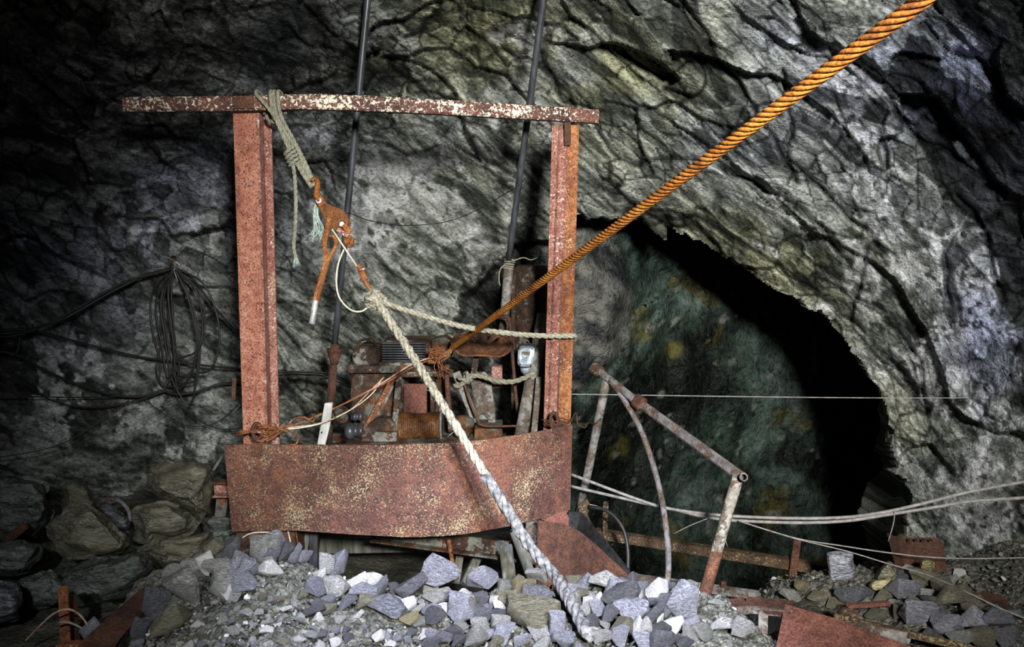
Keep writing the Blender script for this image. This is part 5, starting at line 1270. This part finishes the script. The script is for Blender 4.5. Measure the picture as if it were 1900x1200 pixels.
# stone shapes shared by the copies
SHAPES = []
for k in range(16):
    rg = random.Random(k + 60); pts = []
    fl = rg.uniform(0.55, 1.0)
    for j in range(rg.randint(9, 14)):
        v = Vector((rg.gauss(0, 1), rg.gauss(0, 1), rg.gauss(0, 1))).normalized()
        m_ = max(abs(v.x), abs(v.y), abs(v.z)); v = v.lerp(v / m_, 0.55)
        pts.append(Vector((v.x * 0.5, v.y * 0.5, v.z * 0.5)))
    hi = [max(abs(p[i]) for p in pts) for i in range(3)]
    SHAPES.append([Vector((p.x / hi[0] * 0.5, p.y / hi[1] * 0.5, p.z / hi[2] * 0.5)) for p in pts])
STONE_ME = {}
def stone_mesh(i, mat):
    if (i, mat) not in STONE_ME:
        me = hull_mesh('stone', SHAPES[i], 0.035, 1, 0.02, 3.0, i, 30); me.materials.append(MT[mat]); STONE_ME[(i, mat)] = me
    return STONE_ME[(i, mat)]
KIND = {'b': ('stone_blue', 'blue grey'), 'd': ('stone_dark', 'dark slate'), 'w': ('stone_white', 'white'), 'g': ('stone_grey', 'grey'), 'o': ('stone_olive', 'olive brown'), 'y': ('stone_ochre', 'ochre yellow')}
rs = random.Random(21)
def stone(px, py, w_, h_, k, label, group, zf, sink=-0.08, name='stone'):
    p = heap_hit(px, py + h_ * 0.42, zf); Y = p.y
    W = S(w_, Y) * 1.3; H = S(h_, Y) * 1.35; D = 0.5 * (W + H) * rs.uniform(0.75, 1.0)
    o = bpy.data.objects.new(name, stone_mesh(rs.randrange(16), KIND[k][0])); COL.objects.link(o)
    o.location = p + Vector((0, D * 0.28, H * (0.5 - sink)))
    o.rotation_euler = (R(rs.uniform(-12, 12)), R(rs.uniform(-16, 16)), R(rs.uniform(-30, 30)))
    o.scale = (W, D, H)
    return tag(o, label, 'stone', group)
HEAP = [(338,1109,88,60,'g'),(350,1070,38,30,'g'),(378,1058,42,38,'w'),(402,1072,56,34,'g'),(320,1077,32,30,'g'),(395,1025,34,30,'o'),(425,1018,36,30,'b'),(433,1003,15,24,'b'),(410,1046,40,32,'d'),
(437,1062,38,42,'b'),(458,1074,32,40,'b'),(445,1094,52,38,'b'),(412,1101,62,34,'g'),(418,1108,18,24,'w'),(280,1135,48,42,'d'),(312,1166,72,40,'o'),(165,1188,36,44,'b'),(208,1190,58,38,'b'),(256,1176,36,42,'d'),
(480,1036,52,38,'g'),(504,1023,36,36,'b'),(495,1044,30,28,'b'),(531,1041,22,36,'d'),(545,1038,28,30,'b'),(562,1038,28,24,'b'),(493,1065,54,24,'w'),
(606,1060,38,32,'g'),(625,1056,30,46,'b'),(654,1044,38,28,'b'),(661,1058,48,32,'b'),(694,1054,34,32,'o'),(712,1066,30,26,'w'),(727,1055,38,18,'d'),(746,1067,60,32,'g'),(589,1080,26,34,'w'),(586,1104,36,34,'b'),
(610,1083,28,26,'b'),(623,1104,44,46,'g'),(659,1092,36,34,'w'),(690,1084,44,26,'w'),(671,1112,44,28,'b'),(700,1104,36,38,'d'),(730,1084,26,24,'o'),(732,1100,24,20,'d'),(763,1101,54,50,'d'),(797,1090,26,42,'w'),
(819,1092,62,60,'b'),(848,1075,42,32,'b'),(674,1130,42,30,'o'),(715,1140,64,30,'b'),(735,1123,28,20,'w'),(753,1128,32,24,'w'),(811,1113,50,28,'g'),(825,1138,28,20,'w'),(848,1140,48,38,'b'),(758,1155,32,24,'y'),(778,1159,26,18,'g'),
(582,1145,36,20,'d'),(589,1152,24,16,'w'),(557,1155,30,18,'g'),(514,1164,13,11,'w'),(787,1181,28,14,'w'),(700,1186,22,22,'w'),(528,1133,24,12,'w'),(555,1190,24,14,'w'),(640,1130,40,24,'b'),
(861,1087,36,30,'b'),(896,1090,52,38,'b'),(906,1080,36,16,'w'),(936,1095,32,24,'g'),(969,1100,44,22,'y'),(961,1087,20,20,'o'),(994,1085,36,34,'g'),(1034,1067,52,44,'b'),(861,1113,22,22,'w'),(889,1118,32,22,'b'),
(921,1120,24,22,'w'),(946,1118,42,32,'o'),(989,1123,62,38,'d'),(1002,1118,18,15,'w'),(984,1130,24,20,'g'),(853,1146,46,42,'b'),(873,1140,20,36,'o'),(894,1151,46,30,'d'),(976,1153,100,38,'o'),(1065,1128,30,34,'g'),
(1082,1092,36,24,'b'),(1072,1081,38,16,'o'),(1105,1085,30,20,'g'),(1123,1097,48,36,'g'),(1140,1105,42,36,'b'),(1060,1106,32,24,'b'),(1079,1113,30,20,'o'),(1098,1113,18,18,'g'),(1111,1121,22,22,'w'),(1089,1123,22,20,'w'),
(1087,1138,26,26,'g'),(1108,1140,30,30,'b'),(1153,1128,64,48,'d'),(1171,1148,56,42,'b'),(1161,1105,36,30,'b'),(1170,1090,22,42,'d'),(1191,1103,22,24,'b'),(1178,1113,26,20,'w'),(1217,1110,40,46,'w'),(1219,1133,28,28,'b'),
(1238,1135,24,46,'d'),(1267,1138,50,60,'b'),(1202,1146,20,22,'y'),(1214,1153,36,44,'d'),(1181,1173,22,32,'w'),(1199,1176,26,32,'g'),(1226,1158,12,26,'w'),(1249,1171,36,30,'w'),(1260,1166,16,24,'w'),(1279,1168,36,30,'b'),
(1151,1173,46,36,'o'),(1118,1190,48,24,'g'),(1002,1183,52,22,'g'),(1031,1180,30,46,'b'),(1103,1176,16,12,'w'),(1128,1150,42,30,'d'),(1305,1184,42,28,'g'),(966,1194,32,22,'b'),(920,1150,30,22,'d'),(905,1182,26,20,'b'),(840,1180,30,20,'d')]
SPECIAL = {(338,1109): 'largest pale grey block on the left of the rubble heap', (433,1003): 'pointed stone standing on top of the left end of the rubble', (493,1065): 'long white stone lying below the left base shoe',
 (312,1166): 'big olive rock at the lower left of the rubble', (819,1092): 'big wavy blue stone on the rubble crest below the plate middle', (797,1090): 'upright oval white stone left of the wavy blue one',
 (976,1153): 'broad olive rounded rock near the front left of the rope', (1034,1067): 'blue grey stone touching the thick rope on the crest', (1217,1110): 'large white rounded stone on the right crest of the rubble',
 (1267,1138): 'square banded blue block beside the near railing post', (969,1100): 'ochre yellow stone on the crest left of the rope', (1153,1128): 'large dark violet stone below the right chute plate', (1170,1090): 'dark slate sliver standing at the chute plate tip'}
def zone(px, py):
    if px < 575: return 'at the left end of the rubble heap'
    if px < 860: return 'in the rubble below the middle of the plate' if py < 1120 else 'in the front middle of the rubble heap'
    if px < 1045: return 'in the rubble just left of the thick rope'
    return 'in the rubble right of the thick rope' if px < 1185 else 'at the right end of the rubble heap'
for (px, py, w_, h_, k) in HEAP:
    lab = SPECIAL.get((px, py)) or f"{'big' if w_ * h_ > 1500 else 'medium' if w_ * h_ > 650 else 'small'} {KIND[k][1]} broken stone {zone(px, py)}"
    stone(px, py, w_, h_, k, lab, 'broken stones of the rubble heap', heap_z)
used = [(a_[0], a_[1], max(a_[2], a_[3]) * 0.5) for a_ in HEAP]
cnt = 0; tries = 0
while cnt < 75 and tries < 4000:                 # the mass of middling stones right of the gravel patch
    tries += 1
    px = rs.uniform(570, 1290); py = rs.uniform(1092, 1205); sz = rs.uniform(22, 44)
    if px < 800 and py > 1150: continue
    if abs(px - (1012 + (py - 1068) * 0.55)) < 34: continue
    if any(abs(px - q[0]) < (q[2] + sz * 0.5) * 0.62 and abs(py - q[1]) < (q[2] + sz * 0.4) * 0.55 for q in used): continue
    k = rs.choices('bdwgo', (40, 20, 14, 20, 6))[0]
    used.append((px, py, sz * 0.5)); cnt += 1
    stone(px, py, sz, sz * rs.uniform(0.6, 0.9), k, f"{'middling' if sz < 33 else 'larger'} {KIND[k][1]} lump {zone(px, py)}", 'broken stones of the rubble heap', heap_z)
cnt = 0; tries = 0
while cnt < 80 and tries < 3000:
    tries += 1
    px = rs.uniform(230, 1300); py = rs.uniform(1085, 1205); sz = rs.uniform(11, 24)
    if px < 560 and py < 1100: continue
    if px < 330 and py < 1150 + (330 - px) * 0.2: continue
    if any(abs(px - q[0]) < q[2] + sz * 0.4 and abs(py - q[1]) < q[2] * 0.8 + sz * 0.3 for q in used): continue
    k = rs.choices('bdwgo', (28, 18, 16, 28, 10))[0] if px > 560 else rs.choices('bgow', (10, 45, 30, 15))[0]
    used.append((px, py, sz * 0.5)); cnt += 1
    stone(px, py, sz, sz * rs.uniform(0.6, 0.85), k, f"{'tiny' if sz < 16 else 'small'} {KIND[k][1]} chip {zone(px, py)}", 'stone chips on the rubble heap', heap_z, 0.0)

def ledge_z(x, y):
    x = np.asarray(x, float); y = np.asarray(y, float)
    return -0.275 + 0.10 * (x - 1.5) + 0.05 * (3.8 - y) + 0.03 * np.sin(x * 5 + y * 3) - 1.6 * np.maximum(0, 1.40 - x) - 0.8 * np.maximum(0, y - (4.15 + 0.1 * (x - 1.5))) - 0.9 * np.maximum(0, (3.35 - 0.38 * (x - 1.1)) - y)
boulder('stone_slab', 'tall blue grey slate block standing upright on the right ledge', [(1531, 1024), (1556, 1019), (1585, 1024), (1588, 1060), (1594, 1088), (1537, 1090)], 4.02, 0.10, 'stone_blue', 31, cat='stone', rough=0.008)
boulder('stone', 'pointed olive rock right of the standing slate block', [(1619, 1078), (1632, 1052), (1649, 1039), (1662, 1048), (1672, 1072), (1655, 1086)], 3.95, 0.2, 'stone_olive', 32, 'stones on the right ledge', 'stone', 0.008, 2)
boulder('stone', 'yellow ochre brick shaped rock below the pointed olive rock', [(1609, 1088), (1618, 1077), (1652, 1070), (1660, 1084), (1650, 1094), (1616, 1100)], 3.82, 0.15, 'stone_ochre', 33, 'stones on the right ledge', 'stone', 0.006, 2)
boulder('stone', 'ochre rock resting against the curved rust sheet', [(1700, 1062), (1706, 1036), (1722, 1034), (1736, 1040), (1735, 1060), (1718, 1066)], 3.95, 0.12, 'stone_ochre', 34, 'stones on the right ledge', 'stone', 0.006, 2)
LEDGE = [(1671,1079,28,26,'d'),(1692,1067,24,20,'g'),(1708,1062,22,14,'b'),(1718,1078,46,30,'o'),(1589,1110,64,32,'d'),(1679,1104,58,36,'b'),(1729,1127,38,28,'d'),(1768,1127,52,42,'o'),(1803,1131,42,34,'o'),(1705,1151,60,44,'b'),
(1766,1167,52,44,'b'),(1808,1161,50,46,'b'),(1855,1167,48,38,'b'),(1880,1150,28,22,'b'),(1626,1143,36,22,'o'),(1676,1143,28,24,'o'),(1489,1090,22,22,'y'),(1789,1190,44,28,'g'),(1726,1192,60,30,'d'),(1824,1190,52,32,'o'),
(1868,1190,52,30,'b'),(1750,1095,36,20,'o'),(1640,1112,44,22,'o'),(1765,1082,30,20,'g'),(1520,1110,40,20,'o'),(1470,1112,36,18,'g'),(1550,1122,34,18,'o'),(1610,1126,26,16,'g'),(1840,1140,30,22,'o'),(1720,1110,30,20,'g'),
(1745,1150,28,22,'d'),(1655,1128,24,16,'g'),(1700,1125,26,18,'o'),(1790,1108,30,18,'o'),(1455,1130,30,18,'g'),(1330,1125,26,14,'g'),(1365,1120,30,14,'g'),(1400,1124,30,14,'g'),(1780,1066,22,14,'w'),(1345,1172,40,26,'g'),(1380,1178,36,40,'g'),(1360,1160,24,20,'o')]
def ledge_or_heap(x, y): return np.maximum(ledge_z(x, y), heap_z(x, y))
def lzone(px, py):
    if px < 1440: return 'behind the grey box frame'
    if px < 1660: return 'on the ledge above the red plate'
    if py < 1120: return 'on the ledge below the curved sheet'
    return 'on the ledge in the lower right corner'
for (px, py, w_, h_, k) in LEDGE:
    stone(px, py, w_, h_, k, f"{'big' if w_ * h_ > 1500 else 'medium' if w_ * h_ > 700 else 'small'} {KIND[k][1]} stone {lzone(px, py)}", 'stones on the right ledge', ledge_or_heap, 0.0)

# ------------------------------------------------------------------ gravel
def ground_patch(name, label, zf, x0, x1, y0, y1, step, mat, seed, amp):
    gx, gy = np.meshgrid(np.arange(x0, x1, step), np.arange(y0, y1, step)); x = gx.ravel(); y = gy.ravel()
    p3 = np.stack([x, y, x * 0], 1); z = zf(x, y) + amp * 0.6 * fbm(p3 * 7, 3, seed)
    h_, e_ = facets(np.stack([x, y, z], 1) * 38, seed, 0.6); z = z + amp * 0.35 * h_
    nx, ny = gx.shape[1], gx.shape[0]; fy, fx = np.meshgrid(np.arange(ny - 1), np.arange(nx - 1), indexing='ij'); a = (fy * nx + fx).ravel()
    me = bpy.data.meshes.new(name); org = np.array([(x0 + x1) / 2, (y0 + y1) / 2, -0.6])
    me.from_pydata((np.stack([x, y, z], 1) - org).tolist(), [], np.stack([a, a + 1, a + nx + 1, a + nx], 1).tolist())
    me.materials.append(mat)
    o = link_mesh(name, me, None, None, org)
    return tag(o, label, 'gravel', kind='stuff')
gh = ground_patch('gravel_heap', 'sandy grey gravel filling the chute at the front', heap_z, -1.75, 1.25, 1.9, 4.2, 0.013, MT['gravel'], 400, 0.05)
gl = ground_patch('gravel_ledge', 'dusty gravel ground of the ledge at the lower right', ledge_z, 0.95, 3.2, 2.5, 4.7, 0.016, MT['gravel'], 410, 0.05)
def pebbles(name, label, zf, n, region, smin, smax, seed, mat, parent=None):
    rg = np.random.default_rng(seed)
    ico = np.array([(0, 0, 1), (.894, 0, .447), (.276, .851, .447), (-.724, .526, .447), (-.724, -.526, .447), (.276, -.851, .447), (.724, .526, -.447), (-.276, .851, -.447), (-.894, 0, -.447), (-.276, -.851, -.447), (.724, -.526, -.447), (0, 0, -1)])
    tri = np.array([(0,1,2),(0,2,3),(0,3,4),(0,4,5),(0,5,1),(1,6,2),(2,7,3),(3,8,4),(4,9,5),(5,10,1),(6,7,2),(7,8,3),(8,9,4),(9,10,5),(10,6,1),(6,11,7),(7,11,8),(8,11,9),(9,11,10),(10,11,6)])
    x = rg.uniform(region[0], region[1], n); y = rg.uniform(region[2], region[3], n); z = zf(x, y)
    s_ = smin * (smax / smin) ** (rg.random(n) ** 2.2)
    v = ico[None] * (1 + rg.uniform(-0.28, 0.28, (n, 12, 1))) * (s_[:, None] * rg.uniform(0.6, 1.2, (n, 3)))[:, None, :]
    an = rg.uniform(0, 6.28, n); bn_ = rg.uniform(-0.7, 0.7, n)
    ca, sa, cb, sb = np.cos(an), np.sin(an), np.cos(bn_), np.sin(bn_)
    vx = v[:, :, 0] * ca[:, None] - v[:, :, 1] * sa[:, None]; vy = v[:, :, 0] * sa[:, None] + v[:, :, 1] * ca[:, None]; vz = v[:, :, 2] * 0.7
    vy2 = vy * cb[:, None] - vz * sb[:, None]; vz2 = vy * sb[:, None] + vz * cb[:, None]
    pts = np.stack([vx + x[:, None], vy2 + y[:, None], vz2 + z[:, None] + s_[:, None] * 0.3], 2).reshape(-1, 3)
    fc = (tri[None] + (np.arange(n) * 12)[:, None, None]).reshape(-1, 3)
    org = np.array(world_loc(parent)) if parent is not None else pts.mean(0)
    me = bpy.data.meshes.new(name); me.from_pydata((pts - org).tolist(), [], fc.tolist()); me.materials.append(mat)
    return tag(link_mesh(name, me, None, parent, None if parent is not None else org), label, None if parent is not None else 'gravel', kind='stuff')
pebbles('pebbles', 'loose pebbles scattered over the rubble heap', heap_z, 9000, (-1.5, 1.05, 2.35, 3.8), 0.005, 0.019, 5, MT['pebble'], gh)
pebbles('pebbles', 'loose pebbles scattered over the right ledge', ledge_z, 2600, (1.1, 2.9, 2.7, 4.4), 0.005, 0.018, 6, MT['pebble'], gl)

# labels shared by several stones: say which one, counted from the left
by = {}
for o in COL.objects:
    if o.get('category') == 'stone' and o.get('group'): by.setdefault(o['label'], []).append(o)
ORD = ['leftmost', 'second from left', 'third from left', 'fourth from left', 'fifth from left', 'sixth from left', 'seventh from left', 'eighth from left', 'ninth from left', 'tenth from left', 'eleventh from left', 'twelfth from left', '13th from left', '14th from left', '15th from left', '16th from left']
for lab, os_ in by.items():
    if 1 < len(os_) <= 16:
        os_.sort(key=lambda o: o.location.x / o.location.y)
        for k, o in enumerate(os_): o['label'] = (ORD[k] if k < len(os_) - 1 or k < 2 else 'rightmost') + ' ' + lab.replace(' broken stone', ' stone').replace('rubble heap', 'rubble')
